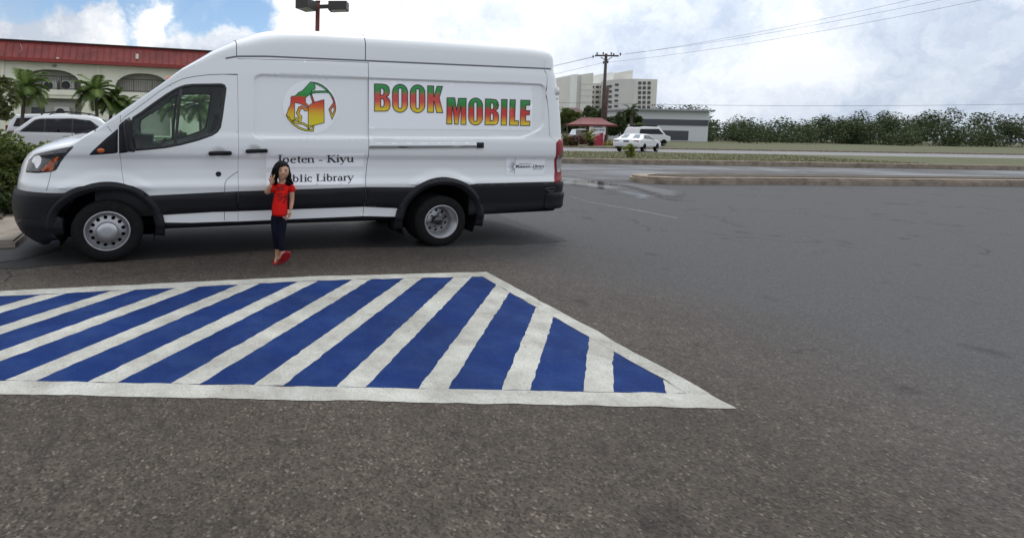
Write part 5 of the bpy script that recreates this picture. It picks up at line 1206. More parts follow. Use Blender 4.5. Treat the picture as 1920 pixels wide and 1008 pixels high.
# ================================================================== POSTS AND LINES
REDP = mat('red_post_paint', (.20, .035, .028), .6, var=.3, vscale=4)
BRZ = mat('bronze_metal', (.035, .028, .024), .5)
LENS = mat('lamp_glass', (.60, .58, .52), .25)
lp = Y(595, 60, 18); lamp = empty('street_lamp', (lp[0], 18, 0)); tag(lamp, 'red square lamp post with two brown shoebox lights behind the van roof', 'lamp')
zt = Y(594, 4, 18)[2]; MB().box((0, 0, zt/2), (.14, .14, zt), bev=.01).build('pole', REDP, lamp, smooth=False)
MB().box((0, 0, zt+.01), (.17, .17, .04), bev=.01).build('cap', BRZ, lamp, smooth=False); MB().box((0, 0, .2), (.4, .4, .4), bev=.02).build('base', mat('lamp_base', (.4, .4, .38), .9), lamp, smooth=False)
def head(px, py, rz, L_=.66, a0=.1):
    P = Y(px, py, 18); h = empty('lamp_head'); h.parent = lamp; h.location = (0, 0, P[2]); h.rotation_euler = (0, 0, rz)
    MB().box((.24, 0, .02), (.40, .09, .12)).build('arm', BRZ, h, smooth=False)
    b = MB(); b.v = [(.40, -.22, -.13), (.40, .22, -.13), (.40, .22, .15), (.40, -.22, .15), (.40+L_, -.22, -.13), (.40+L_, .22, -.13), (.40+L_, .22, .13), (.40+L_, -.22, .13)]
    b.f = [(0, 4, 7, 3), (1, 2, 6, 5), (3, 7, 6, 2), (0, 3, 2, 1), (4, 5, 6, 7), (0, 1, 5, 4)]; b.m = [0]*6; recalc(b.build('housing', BRZ, h, smooth=False))
    MB().box((.42+L_/2, 0, -.135), (L_*.82, .36, .02)).build('lens', LENS, h, smooth=False)
head(631, 15, math.radians(-14), .60); head(585, 19, math.radians(180+62))
WOOD = mat('weathered_pole', (.075, .060, .052), .9, var=.4, vscale=3, bump=.4, bscale=20)
UD = 66.; ub = Y(1128, 264, UD); ut = Y(1136.5, 101, UD)
pole = empty('utility_pole', (ub[0], UD, .1)); tag(pole, 'tall wooden utility pole with a crossarm and insulators across the road', 'pole')
off_ = (ut[0]-ub[0])
MB().tube([(0, 0, 0), (off_*.5, 0, ut[2]*.5), (off_, 0, ut[2]-.1)], [.24, .20, .15], 12).build('shaft', WOOD, pole)
def ux(px, py): P = Y(px, py, UD); return (P[0]-ub[0], 0, P[2]-.1)
a, b = Vector(ux(1114.5, 105.2)), Vector(ux(1158, 105.0)); ca_ = MB().box((a+b)/2+Vector((0, -.2, 0)), ((b-a).length, .14, .18)).build('crossarm', WOOD, pole, smooth=False)
MB().tube([Vector(ux(1125, 108))+Vector((0, -.2, 0)), Vector(ux(1132.5, 113))+Vector((0, -.2, 0))], .05, 5).build('brace', WOOD, pole); MB().tube([Vector(ux(1146, 108))+Vector((0, -.2, 0)), Vector(ux(1137, 113))+Vector((0, -.2, 0))], .05, 5).build('brace', WOOD, pole)
for px, py in ((1110.5, 107), (1118, 101.5), (1129.5, 101), (1144.5, 101.5), (1149, 103), (1161.5, 102.5), (1130, 118), (1138, 117)):
    c = Vector(ux(px, py)); MB().lathe([(.0, .20), (.05, .17), (.09, .12), (.07, .08), (.10, .03), (.07, -.02), (.03, -.18), (0, -.2)], c+Vector((0, -.2, 0)), 'Z', 10).build('insulator', mat('insulator', (.05, .045, .05), .4), pole)
MB().tube([(.0, 0, .0), (.03, 0, 1.1)], .252, 14).build('white_band', mat('pole_band', (.55, .55, .53), .8, var=.2, vscale=4), pole)
stub = empty('brace_pole', (Y(1130, 262, UD+.6)[0], UD+.6, .1)); tag(stub, 'shorter reddish wooden pole leaning beside the utility pole', 'pole')
P = Y(1139.5, 161, UD+.6); MB().tube([(0, 0, 0), (P[0]-stub.location.x, 0, P[2]-.1)], [.26, .19], 12).build('shaft', mat('red_brown_pole', (.10, .055, .045), .9, var=.35, vscale=3), stub); MB().lathe([(.20, 0), (.12, .06), (0, .08)], (P[0]-stub.location.x, 0, P[2]-.12), 'Z', 12).build('pole_cap', WOOD, stub)
WIRE = mat('wire', (.06, .06, .065), .5)
def wire(p, q, sag, r_, label):
    p, q = Vector(p), Vector(q); pts = [p.lerp(q, t)-Vector((0, 0, sag*4*t*(1-t))) for t in np.linspace(0, 1, 24)]
    o = MB().tube(pts, r_, 5).build('power_line', WIRE); tag(o, label, 'power line', 'power lines'); return o
for (px, py), (lx, ly), (rx, ry), nm in (((1110.5, 107), (1000, 131), (1560, 62), 'outermost'), ((1129.5, 103), (1000, 138), (1560, 80), 'second'), ((1134, 117), (1000, 152), (1560, 98), 'lower')):
    c = Y(px, py, UD-.3); wire(c, Y(lx-330, ly+52, 150), .9, .017, {'outermost': 'topmost thin wire running from the crossarm down behind the van', 'second': 'second wire below the topmost, running from the crossarm behind the van', 'lower': 'lowest thin wire running from the pole side behind the van'}[nm])
    wire(Y(px+(42 if nm != 'lower' else 6), py-(2 if nm != 'lower' else 0), UD-.3), Y(2000+(rx-1560)*2, ry-62+(rx-1560)*.3-70, 40), .6, .013, {'outermost': 'topmost thin wire rising from the crossarm to the right', 'second': 'second wire rising from the crossarm to the right, just below the topmost', 'lower': 'single wire rising rightward from below the crossarm'}[nm])
wire(Y(980, 191, 70), Y(2500, 178, 70), .9, .02, 'low sagging wire crossing in front of the hotel')
# ---- red banner and yellow flowers by the verge
bn = Y(1118, 262, 57); banner = empty('banner_board', (bn[0], 57, .1), .1); tag(banner, 'slanted red banner board standing in the verge by the small palm', 'sign')
mb = MB().prism([(-.95, .0), (.75, .0), (.75, 1.35), (.35, 1.35), (-.95, .75)], -.04, .04, lambda x, y, z: (x, z, y)); recalc(mb.build('panel', mat('banner_red', (.36, .02, .05), .6, var=.3, vscale=3), banner, smooth=False))
MB().add([(-.9, -.05, .80), (.35, -.05, 1.32), (.35, -.05, 1.18), (-.9, -.05, .62)], [(0, 3, 2, 1)]).build('pale_stripe', mat('banner_pale', (.55, .40, .48), .6), banner, smooth=False)
MB().box((-.9, .06, .5), (.06, .06, 1.0)).box((.7, .06, .7), (.06, .06, 1.4)).build('frame', M['plastic'], banner, smooth=False)
# ================================================================== VEGETATION
def leaf_mat(name, c0, c1, rough=.5, trans=.25):
    """leaf colour varies from leaf to leaf (attribute v), with a little light coming through"""
    m, nt, N, L, b = node_mat(name); at = N.new('ShaderNodeAttribute'); at.attribute_name = 'v'
    c = ramp_(N, L, at.outputs['Fac'], [(0, c0), (1, c1)]); L.new(c, b.inputs['Base Color']); b.inputs['Roughness'].default_value = rough; b.inputs['Specular IOR Level'].default_value = .35
    tl_ = N.new('ShaderNodeBsdfTranslucent'); L.new(c, tl_.inputs[0]); mx = N.new('ShaderNodeMixShader'); mx.inputs[0].default_value = trans
    out = N['Material Output']; L.new(b.outputs[0], mx.inputs[1]); L.new(tl_.outputs[0], mx.inputs[2]); L.new(mx.outputs[0], out.inputs[0]); return m
LM = dict(palm=leaf_mat('palm_leaf', (.055, .10, .020), (.20, .28, .07)), palm_far=leaf_mat('palm_leaf_far', (.05, .095, .03), (.18, .26, .08)), bush=leaf_mat('bush_leaf', (.048, .080, .018), (.21, .25, .06)),  # palm_far: slightly cooler green for the palms further back
          dark=leaf_mat('dark_leaf', (.022, .040, .012), (.075, .105, .030)), pale=leaf_mat('pale_leaf', (.07, .085, .028), (.17, .19, .075)), lime=leaf_mat('lime_leaf', (.13, .16, .02), (.27, .28, .04)),
          red=leaf_mat('red_bract', (.16, .025, .035), (.32, .06, .08)), yellow=leaf_mat('yellow_petal', (.40, .24, .02), (.55, .36, .03)), white=leaf_mat('white_petal', (.55, .55, .5), (.7, .7, .66)), wood=mat('bark', (.10, .082, .065), .9, var=.4, vscale=9, bump=.5, bscale=30))
def set_v(o, vals):
    at = o.data.attributes.new('v', 'FLOAT', 'POINT'); at.data.foreach_set('value', np.asarray(vals, np.float32))
def leaves(name, C, size, m, parent, rs, flat=.5, aspect=.45):
    """C: leaf centres (n, 3); each leaf a folded pointed blade"""
    n = len(C); d = rs.randn(n, 3); d[:, 2] *= flat; d /= np.linalg.norm(d, axis=1)[:, None]; u = rs.randn(n, 3); w = np.cross(d, u); w /= np.linalg.norm(w, axis=1)[:, None]+1e-9; nn = np.cross(d, w)
    s = size*(.6+.8*rs.rand(n, 1)); V = np.stack([C-d*s*.5, C+w*s*aspect*.5+nn*s*.08, C+d*s*.5-nn*s*.06, C-w*s*aspect*.5+nn*s*.08], 1).reshape(-1, 3)
    F = np.arange(4*n).reshape(n, 4); o = mesh_obj(name, V, F, m, parent, smooth=False); set_v(o, np.repeat(np.clip(rs.rand(n)*.7+rs.rand()*.3, 0, 1), 4)); return o
def clump_points(rs, centers, radii, n, shell=.55):
    C = np.array(centers, float); R = np.array(radii, float); k = rs.choice(len(C), n, p=(R**2)/(R**2).sum())
    d = rs.randn(n, 3); d /= np.linalg.norm(d, axis=1)[:, None]; r = (shell+(1-shell)*rs.rand(n)**.6)*R[k]; P = C[k]+d*r[:, None]; return P
def blob_centers(rs, c, R, n, rr):
    d = rs.randn(n, 3); d /= np.linalg.norm(d, axis=1)[:, None]; d *= rs.rand(n, 1)**.4
    return np.array(c)+d*np.array(R), rr*(.6+.8*rs.rand(n))
def bush(name, label, loc, R, n, size, m, seed, cat='bush', group=None, extra=(), blobs=14, stems=7, ztop=None):
    rs = np.random.RandomState(seed); r = empty(name, loc); tag(r, label, cat, group)
    c, rad = blob_centers(rs, (0, 0, R[2]), R, blobs, .42*min(R[0], R[2])); c[:, 2] = np.maximum(c[:, 2], rad*.55)
    leaves('foliage', clump_points(rs, c, rad, n), size, m, r, rs)
    mb = MB()
    for k in range(min(stems, len(c))): q = c[k]; mb.tube([(q[0]*.12, q[1]*.12, 0), (q[0]*.5, q[1]*.5, q[2]*.55), tuple(q)], [.02*max(R)+.008, .012*max(R)+.005, .004], 5)
    mb.build('stem', LM['wood'], r)
    for nm, m2, k in extra: leaves(nm, clump_points(rs, c, rad*1.08, k, .9), size*.8, m2, r, rs)
    return r
def tree(name, label, loc, h, R, n, size, m, seed, trunk=.14, group=None, blobs=16, crown_z=.66, cat='tree', lean=(0, 0)):
    rs = np.random.RandomState(seed); r = empty(name, loc); tag(r, label, cat, group)
    c, rad = blob_centers(rs, (lean[0], lean[1], h*crown_z), R, blobs, .38*min(R)); leaves('crown', clump_points(rs, c, rad, n, .3), size, m, r, rs)
    mb = MB(); top = Vector((lean[0]*.8, lean[1]*.8, h*(crown_z-.12))); mb.tube([(0, 0, 0), tuple(top*.5+Vector((.05, 0, 0))), tuple(top)], [trunk, trunk*.75, trunk*.5], 8)
    for k in range(9): q = Vector(c[k % len(c)]); mb.tube([tuple(top*(.7+.3*rs.rand())), tuple(top.lerp(q, .55)+Vector((0, 0, .08*h))), tuple(q)], [trunk*.42, trunk*.25, trunk*.08], 5)
    mb.build('trunk', LM['wood'], r); return r
def palm(name, label, loc, h, fl, nf, m, seed, lean=(0, 0), trunk=.075, droop=1., group=None, nl=52, lw=.034, up=1.0):
    rs = np.random.RandomState(seed); r = empty(name, loc); tag(r, label, 'palm tree', group)
    top = Vector((lean[0], lean[1], h)); V = []; F = []; A = []
    for k in range(nf):
        az = 2*math.pi*(k*.381966+rs.rand()*.12); el = up*(1.25-1.75*(k/(nf-1))**1.1)+rs.randn()*.08; L_ = fl*(.85+.3*rs.rand()); v0 = rs.rand()
        d = Vector((math.cos(az)*math.cos(el), math.sin(az)*math.cos(el), math.sin(el))); pts = [top.copy()]; ns = 12
        for i in range(ns): d = (d+Vector((0, 0, -.115*droop*(.5+i/ns)))).normalized(); pts.append(pts[-1]+d*(L_/ns))
        for i in range(ns):                      # midrib
            a, b = pts[i], pts[i+1]; w = (b-a).cross(Vector((0, 0, 1))).normalized()*.012*(1-i/ns); o = len(V); V += [a-w, a+w, b+w*.8, b-w*.8]; F.append((o, o+1, o+2, o+3)); A += [v0*.6+.4]*4
        for j in range(nl):
            t = .10+.90*j/nl; f_ = t*ns; i = min(int(f_), ns-1); p = pts[i].lerp(pts[i+1], f_-i); tg = (pts[i+1]-pts[i]).normalized(); s_ = tg.cross(Vector((0, 0, 1))).normalized(); un = s_.cross(tg)
            ll = fl*.36*(math.sin(math.pi*(.12+.85*t))**.7)*(.85+.3*rs.rand())
            for sg in (-1, 1):
                q = (s_*sg*.80+tg*.62+un*(.25*rs.rand()-.05)+Vector((0, 0, -.12*droop))).normalized(); mid = p+q*ll*.5; tip = p+q*ll+Vector((0, 0, -ll*.16*droop)); ww = tg*lw*.5
                o = len(V); V += [p-ww*.4, p+ww*.4, mid+ww, tip, mid-ww]; F.append((o, o+1, o+2, o+3, o+4)); A += [np.clip(v0*.5+.5*rs.rand(), 0, 1)]*5
    o = mesh_obj('fronds', V, F, m, r, smooth=False); set_v(o, A)
    tb = MB(); pts = [Vector((0, 0, 0)), Vector((lean[0]*.25, lean[1]*.25, h*.35)), Vector((lean[0]*.65, lean[1]*.65, h*.72)), top]
    P = []; R_ = []
    for i in range(18): t = i/17*3; k = min(int(t), 2); P.append(pts[k].lerp(pts[k+1], t-k)); R_.append(trunk*(1.25-.45*i/17)*(1+.05*(i % 2)))
    tb.tube(P, R_, 10).build('trunk', LM['wood'], r); 
    tb2 = MB().tube([top-Vector((0, 0, .28*fl)), top-Vector((0, 0, .1*fl)), top+Vector((0, 0, .03))], [trunk*.85, trunk*.95, trunk*.5], 10).build('crownshaft', mat('green_shaft', (.10, .13, .045), .6), r)
    return r
# palms in front of the offices
PG = 'palms in front of the offices'
def palm_at(label, cx, cy, bx, dist, fl, nf, m, seed, z0=.0, **k):
    P = Y(cx, cy, dist); B_ = Y(bx, cy+40, dist); palm('palm_tree', label, (B_[0], dist, z0), P[2]-z0, fl, nf, m, seed, (P[0]-B_[0], 0), **k)
palm_at('tallest arching palm left of the first balcony arch', 47, 165, 36, 22.6, 1.18, 22, LM['palm'], 3, droop=1.25, group=PG)
palm_at('arching palm between the two balcony arches', 179, 171, 185, 24, 1.06, 22, LM['palm'], 8, droop=1.2, group=PG)
palm_at('smaller palm leaning right beside the downpipe, above the van bonnet', 212, 190, 199, 24.6, .92, 19, LM['palm'], 21, droop=1.2, group=PG)
palm_at('low young palm just behind the van windscreen pillar', 234, 203, 228, 25.4, .8, 13, LM['palm_far'], 5, droop=1.2, group=PG)
palm_at('bushy palm standing on the lawn, seen through the cab window', 374, 197, 377, 31, 1.35, 24, LM['palm_far'], 14, z0=.55, droop=1.35, trunk=.07, group=PG)
palm_at('palm seen through the cab quarter glass, mostly hidden', 322, 198, 326, 30, 1.05, 16, LM['palm_far'], 15, z0=.55, droop=1.3, group=PG)
c = Y(345, 246, 30.5); bush('clipped_shrub', 'clipped flat-topped shrub on the lawn, seen through the cab window', (c[0], 30.5, .5), (.52, .45, .34), 1700, .10, LM['dark'], 33, cat='shrub')
# left edge: leafy tree, flowering bushes in the planter
c = Y(-12, 235, 13); tree('leafy_tree', 'leafy tree with pale green leaves at the left edge', (c[0]-.20, 13, .1), 2.55, (.42, .6, .55), 700, .19, LM['pale'], 4, trunk=.10, crown_z=.80, lean=(.30, 0))
c = Y(-62, 200, 17); tree('leafy_tree', 'dark leafy tree behind the flowering bush, cut by the left edge', (c[0], 17, 0), 3.3, (1.0, 1.0, .75), 1800, .22, LM['bush'], 41, trunk=.12, crown_z=.74)
c = Y(25, 380, 9.0); bush('flowering_bush', 'large olive green bush with white blossoms in front of the van nose', (c[0]-.28, 9.3, .12), (.78, .75, .60), 5200, .105, LM['bush'], 6, extra=(('blossom', LM['white'], 26),), blobs=24, stems=12)
c = Y(-70, 380, 8.6); bush('leafy_bush', 'dense olive green bush running out of the left edge', (c[0]-.2, 8.8, .12), (.85, .8, .72), 4200, .11, LM['bush'], 16, blobs=22, stems=10)
c = Y(22, 372, 8.3); bush('low_shrub', 'low dark shrub at the foot of the large bush', (c[0]-.20, 8.55, .12), (.34, .35, .19), 1500, .085, LM['dark'], 26, blobs=12)
c = Y(96, 250, 11.3); bush('twiggy_shrub', 'thin twiggy shrub reaching up before the SUV', (c[0], 11.2, 0), (.32, .3, .62), 260, .12, LM['bush'], 36, blobs=9, cat='shrub')
# across the road
def tree_at(label, px, ytop, ybase, dist, wpx, n, size, m, seed, name='roadside_tree', cz=.62, **k):
    T, B_ = Y(px, ytop, dist), Y(px, ybase, dist); z0 = .12; h = T[2]-z0; w = wpx/FPX*dist/2
    return tree(name, label, (B_[0], dist, z0), h/1.02, (w*.78, w*.7, h*(1-cz)*.78), n, size, m, seed, trunk=.03*h, crown_z=cz, **k)
G_ = 'trees across the road'
tree_at('airy flat-topped tree right beside the rear of the van', 1062, 200, 262, 70, 62, 2850, .42, LM['bush'], 50, group=G_, cz=.72)
tree_at('thin tree standing behind the kiosk roof on its left', 1072, 216, 262, 75, 34, 1330, .40, LM['dark'], 51, group=G_)
tree_at('dark tree behind the utility pole, left of it', 1110, 196, 255, 84, 60, 2850, .5, LM['dark'], 52, group=G_, cz=.68)
tree_at('wide dark tree right of the utility pole in front of the hotel', 1165, 201, 255, 92, 74, 4560, .55, LM['dark'], 53, group=G_, cz=.70)
tree_at('dense bushy dark tree just right of the kiosk', 1160, 206, 266, 72, 62, 4940, .34, LM['dark'], 54, group=G_, cz=.52)
tree_at('leafy tree in front of the shop front, behind the saloon', 1196, 224, 262, 78, 36, 2470, .36, LM['bush'], 55, group=G_, cz=.55)
palm_at('distant palm fronting the hotel, above the shop roof', 1184, 206, 1184, 88, 1.5, 12, LM['dark'], 60, z0=.1, droop=1.1, nl=22, lw=.16, trunk=.2)
c = Y(1066, 272, 54); bush('red_bush', 'bougainvillea bush with dusty red bracts beside the van rear', (c[0]-.2, 54, .12), (1.15, .8, .66), 1500, .20, LM['bush'], 70, group='bougainvillea bushes', extra=(('bract', LM['red'], 620),), blobs=16)
c = Y(1081, 272, 53.4); bush('red_bush', 'second bougainvillea bush, low and red, left of the small palm', (c[0], 53.4, .12), (.62, .6, .50), 700, .18, LM['dark'], 71, group='bougainvillea bushes', extra=(('bract', LM['red'], 420),), blobs=10)
palm_at('short lime green palm in front of the kiosk sign', 1105, 254, 1106, 55.5, .85, 13, LM['lime'], 72, z0=.12, droop=.9, nl=20, lw=.10, trunk=.14)
c = Y(1105, 270, 55); bush('brown_shrub', 'brownish low shrub under the lime green palm', (c[0], 55, .12), (.75, .5, .42), 700, .18, LM['dark'], 73, blobs=10, cat='shrub')
c = Y(1137, 270, 58); bush('yellow_flowers', 'low bed of yellow flowers at the foot of the utility pole', (c[0], 58, .12), (1.0, .5, .22), 500, .16, LM['bush'], 74, extra=(('petal', LM['yellow'], 620),), blobs=12, cat='flowers')
c = Y(1186, 300, 30); bush('grass_tuft', 'tuft of tall weeds standing on the grass median', (c[0], 30.5, .17), (.30, .3, .34), 180, .22, LM['lime'], 75, blobs=6, cat='plant')
# median grass: blades too many to count
rs = np.random.RandomState(90); n = 9000; xx = 9+rs.rand(n)*24; y0_ = np.interp(xx, [p[0] for p in k0], [p[1] for p in k0])+.3; yy = y0_+rs.rand(n)**1.4*10.5
o = leaves('grass', np.stack([xx, yy, np.full(n, .20)], -1), .13, leaf_mat('grass_blade', (.05, .055, .014), (.15, .14, .05), .7), None, rs, flat=1.5, aspect=.16); tag(o, kind='stuff')
# far wood closing the view to the right of the shop
rs = np.random.RandomState(91); C_ = []; R_ = []
for k in range(820): t = rs.rand(); C_.append((-75+310*t, 122+8*rs.randn()-14*t, .6+(3.6+1.8*math.sin(31*t)*math.sin(11*t+1)+1.3*math.sin(67*t))*rs.rand())); R_.append(1.5+1.6*rs.rand()**2)
o = leaves('far_wood', clump_points(rs, C_, R_, 260000, .2), .45, LM['dark'], None, rs); tag(o, kind='stuff')
# ================================================================== THE GIRL
SKIN = mat('skin', (.54, .305, .20), .5, var=.06, vscale=20); SHIRT = mat('red_cotton', (.60, .012, .010), .8, var=.12, vscale=14, bump=.25, bscale=25); JEANS = mat('navy_denim', (.006, .0075, .018), .8, var=.25, vscale=18, bump=.3, bscale=60)
HAIR = mat('black_hair', (.0045, .004, .004), .6, var=.5, vscale=30); SOLE = mat('red_sandal', (.36, .012, .02), .55, var=.1, vscale=20)
for m_ in (HAIR, JEANS, SHIRT): low_spec(m_, .12)
GY = 6.16
def gp(px, py, dy=0.): P = Y(px, py, GY); d = ray(px, py); P = CAM+d*((GY+dy)/d[1]); return Vector(P)
gl = gp(524, 490); base_ = Vector((gp(522, 489)[0], GY, 0))
girl = empty('person', base_); tag(girl, 'small girl in a red T-shirt and dark jeans making a V sign beside the van', 'person')
def skin(name, chains, m, parent, sub=2, grow=1.):
    """chains of (point, radius or (rx, ry)); points shared by position join; grown into one surface"""
    V = []; E = []; R = []
    def vid(p, r):
        for i, q in enumerate(V):
            if (Vector(q)-Vector(p)).length < 1e-5: return i
        V.append(tuple(p)); R.append(tuple(q*grow for q in (r if isinstance(r, tuple) else (r, r)))); return len(V)-1
    for ch in chains:
        prev = None
        for p, r in ch:
            i = vid(p, r)
            if prev is not None and prev != i: E.append((prev, i))
            prev = i
    me = bpy.data.meshes.new(name); me.from_pydata(V, E, []); me.update(); o = bpy.data.objects.new(name, me); COL.objects.link(o)
    md = o.modifiers.new('skin', 'SKIN'); md.use_smooth_shade = True; md.branch_smoothing = .4
    sv = me.skin_vertices[0].data if me.skin_vertices else None
    if sv is None:
        lay = bmesh.new(); lay.from_mesh(me); lay.verts.layers.skin.verify(); lay.to_mesh(me); lay.free(); sv = me.skin_vertices[0].data
    for i, r in enumerate(R): sv[i].radius = r; sv[i].use_root = (i == 0)
    s = o.modifiers.new('sub', 'SUBSURF'); s.levels = sub; s.render_levels = sub
    new = bpy.data.meshes.new_from_object(o.evaluated_get(bpy.context.evaluated_depsgraph_get())); new.name = name
    bpy.data.objects.remove(o); new.materials.clear(); new.materials.append(m); new.polygons.foreach_set('use_smooth', np.full(len(new.polygons), True))
    q = bpy.data.objects.new(name, new); COL.objects.link(q)
    if parent: q.parent = parent
    return q
L_ = lambda px, py, dy=0.: gp(px, py, dy)-base_          # survey pixel -> the girl's frame
u = 1/163.                                               # one pixel at her distance
pel = L_(523.5, 403); chest = L_(526.5, 362, .01); neckb = L_(528.5, 341); head0 = L_(530.0, 334, -.005)
shR, shL = L_(513.5, 347), L_(545, 346); hipR, hipL = L_(516.5, 410), L_(530.5, 410)
elR, wrR = L_(499.0, 362, -.05), L_(508.0, 346, -.13); elL, wrL = L_(547.5, 374, .01), L_(544.5, 394, -.02)
knR, knL = L_(518.0, 437, -.02), L_(526.0, 438, -.03); anR, anL = L_(520.3, 470, .03), L_(530.5, 474, -.05)
# body: one continuous surface from head to feet
toeR = Vector((anR.x-.015, anR.y-.11, .030)); hlR = Vector((anR.x-.002, anR.y+.02, .040))
hlL = L_(528.0, 486, -.06); toeL = L_(540.0, 474, -.14)
body_ch = [
 [(pel, (.068, .054)), (L_(525, 385), (.078, .060)), (chest, (.088, .066)), (L_(528, 350), (.070, .055)), (neckb, (.034, .034)), (head0, (.033, .035)), (L_(530.5, 329, -.01), (.036, .04))],
 [(L_(528, 350), (.070, .055)), (shR, .034), (L_(506, 355.5, -.02), .030), (elR, .026), (L_(503.5, 354, -.09), .024), (wrR, .018)],
 [(L_(528, 350), (.070, .055)), (shL, .033), (L_(546.8, 360), .029), (elL, .025), (L_(546.3, 384, -.005), .022), (wrL, .017)],
 [(pel, (.068, .054)), (hipR, .050), (L_(517.2, 423, -.01), .052), (knR, .042), (L_(519.2, 453, .01), .036), (anR, .024), (hlR, .026), (Vector((anR.x-.01, anR.y-.05, .036)), (.028, .02)), (toeR, (.03, .014))],
 [(pel, (.068, .054)), (hipL, .050), (L_(528.5, 423, -.02), .052), (knL, .042), (L_(528.2, 456, -.04), .035), (anL, .024), (hlL, .024), (L_(534, 480, -.10), (.028, .02)), (toeL, (.028, .014))],
]
body_g = skin('body', body_ch, SKIN, girl, 2, 1.18)
# head with a face, turned a little to her left
hc = L_(529.0, 321.5, -.01); HX, HY, HZ = .080, .088, .106; turn = math.radians(12)
def hpt(x, y, z): c, s = math.cos(turn), math.sin(turn); return hc+Vector((x*c-y*s, x*s+y*c, z))
bm = bmesh.new(); bmesh.ops.create_uvsphere(bm, u_segments=32, v_segments=24, radius=1)
for v in bm.verts:
    x, y, z = v.co; fx = 1-.16*max(0, -z)**1.5; X_, Y_, Z_ = x*HX*fx, y*HY*(1-.10*max(0, -z)), z*HZ
    if y < 0:
        Y_ *= .96; f = math.exp(-((x/.22)**2+((z+.12)/.20)**2)); Y_ -= .016*f*(1 if z > -.3 else .7)       # nose
        Y_ += .007*math.exp(-(((abs(x)-.38)/.16)**2+((z-.08)/.12)**2))                                     # eye sockets
        Y_ -= .006*math.exp(-(((abs(x)-.46)/.20)**2+((z+.26)/.18)**2))                                     # cheeks
        Y_ -= .006*math.exp(-((x/.22)**2+((z+.78)/.16)**2))                                                # chin
    v.co = Vector((X_, Y_, Z_))
me = bpy.data.meshes.new('head'); bm.to_mesh(me); bm.free(); me.materials.append(SKIN); me.polygons.foreach_set('use_smooth', np.full(len(me.polygons), True))
hd = bpy.data.objects.new('head', me); COL.objects.link(hd); hd.parent = girl; hd.location = hc; hd.rotation_euler = (math.radians(-2), math.radians(4), turn)
def hpart(name, mb, m, par=hd): return mb.build(name, m, par)
EYEW, IRIS, LIP, TOOTH, BROW = mat('eye_white', (.55, .52, .48), .3), mat('dark_iris', (.012, .008, .006), .15), mat('lips', (.33, .085, .075), .45), mat('teeth', (.62, .58, .52), .4), HAIR
for sg in (-1, 1):
    e = hpart('eye', MB().ball((sg*.030, -.0735, .008), (.0125, .007, .0055), 12, 8), EYEW); hpart('iris', MB().ball((sg*.030+.002, -.0795, .008), (.0072, .004, .0058), 10, 6), IRIS, hd)
    hpart('eyelid', MB().tube([(sg*.014, -.078, .009), (sg*.030, -.084, .0155), (sg*.046, -.074, .010)], [.001, .0024, .001], 5), BROW)
    hpart('eyebrow', MB().tube([(sg*.014, -.081, .026), (sg*.030, -.083, .031), (sg*.048, -.073, .026)], [.002, .003, .0012], 5), BROW)
    hpart('ear', MB().ball((sg*.073, .0, -.01), (.010, .02, .028), 8, 6), SKIN)
hpart('nostril', MB().ball((-.008, -.094, -.024), (.003, .003, .002), 6, 4).ball((.008, -.094, -.024), (.003, .003, .002), 6, 4), mat('nostril_shade', (.10, .04, .03), .6))
hpart('mouth', MB().tube([(-.032, -.0720, -.042), (-.018, -.0815, -.050), (0, -.0845, -.0525), (.018, -.0815, -.050), (.032, -.0720, -.042)], [.0015, .0045, .006, .0045, .0015], 6), LIP)
hpart('teeth', MB().tube([(-.020, -.0830, -.0485), (0, -.0885, -.0515), (.020, -.0830, -.0485)], [.0016, .0042, .0016], 6), TOOTH)
# hair: a cap with a side fringe, long locks on her right, a bunch on her left shoulder
bm = bmesh.new(); bmesh.ops.create_uvsphere(bm, u_segments=40, v_segments=28, radius=1)
for v in bm.verts:
    x, y, z = v.co; g_ = 1+.02*math.sin(14*math.atan2(y, x)); v.co = Vector((x*(HX+.018)*g_-.008, y*(HY+.014)+.010, z*(HZ+.010)+.008))
kill = []
for f in bm.faces:
    c_ = f.calc_center_median(); zl = c_.z; 
    face = c_.y < -.010 and zl < .076-.42*abs(c_.x-.020) and abs(c_.x-.014) < .064
    if (face or zl < -.085): kill.append(f)
bmesh.ops.delete(bm, geom=kill, context='FACES'); me = bpy.data.meshes.new('hair'); bm.to_mesh(me); bm.free(); me.materials.append(HAIR); me.polygons.foreach_set('use_smooth', np.full(len(me.polygons), True))
hr = bpy.data.objects.new('hair', me); COL.objects.link(hr); hr.parent = girl; hr.location = hc; hr.rotation_euler = hd.rotation_euler
md = hr.modifiers.new('solid', 'SOLIDIFY'); md.thickness = .010
rs = np.random.RandomState(5); lk = MB()
for k in range(34):                                       # locks falling beside the face on her right
    t = k/25; a = math.radians(135+62*t); p0 = Vector((math.cos(a)*.078, math.sin(a)*.062-.004, .052+.01*rs.randn()))
    end = L_(513.2+7.5*(1-abs(2*t-.8))*.8+rs.randn()*.9, 346+6*rs.rand()-10*t, -.055+.02*rs.randn()+.05*t)
    w0 = hpt(*p0); mid = w0.lerp(end, .5)+Vector((-.012, -.012, .0)); lk.tube([w0, w0.lerp(mid, .5)+Vector((-.012, -.006, .004)), mid, end.lerp(mid, .35), end], [.013, .018, .018, .012, .004], 6)
for k in range(12):                                       # her left, gathered to the shoulder
    t = k/11; a = math.radians(-30+75*t); p0 = Vector((math.cos(a)*.080, math.sin(a)*.06, .03)); w0 = hpt(*p0); end = L_(541+2*rs.randn(), 338+1.5*rs.randn(), -.03+.02*rs.randn())
    lk.tube([w0, w0.lerp(end, .5)+Vector((.010, -.004, 0)), end], [.010, .012, .007], 6)
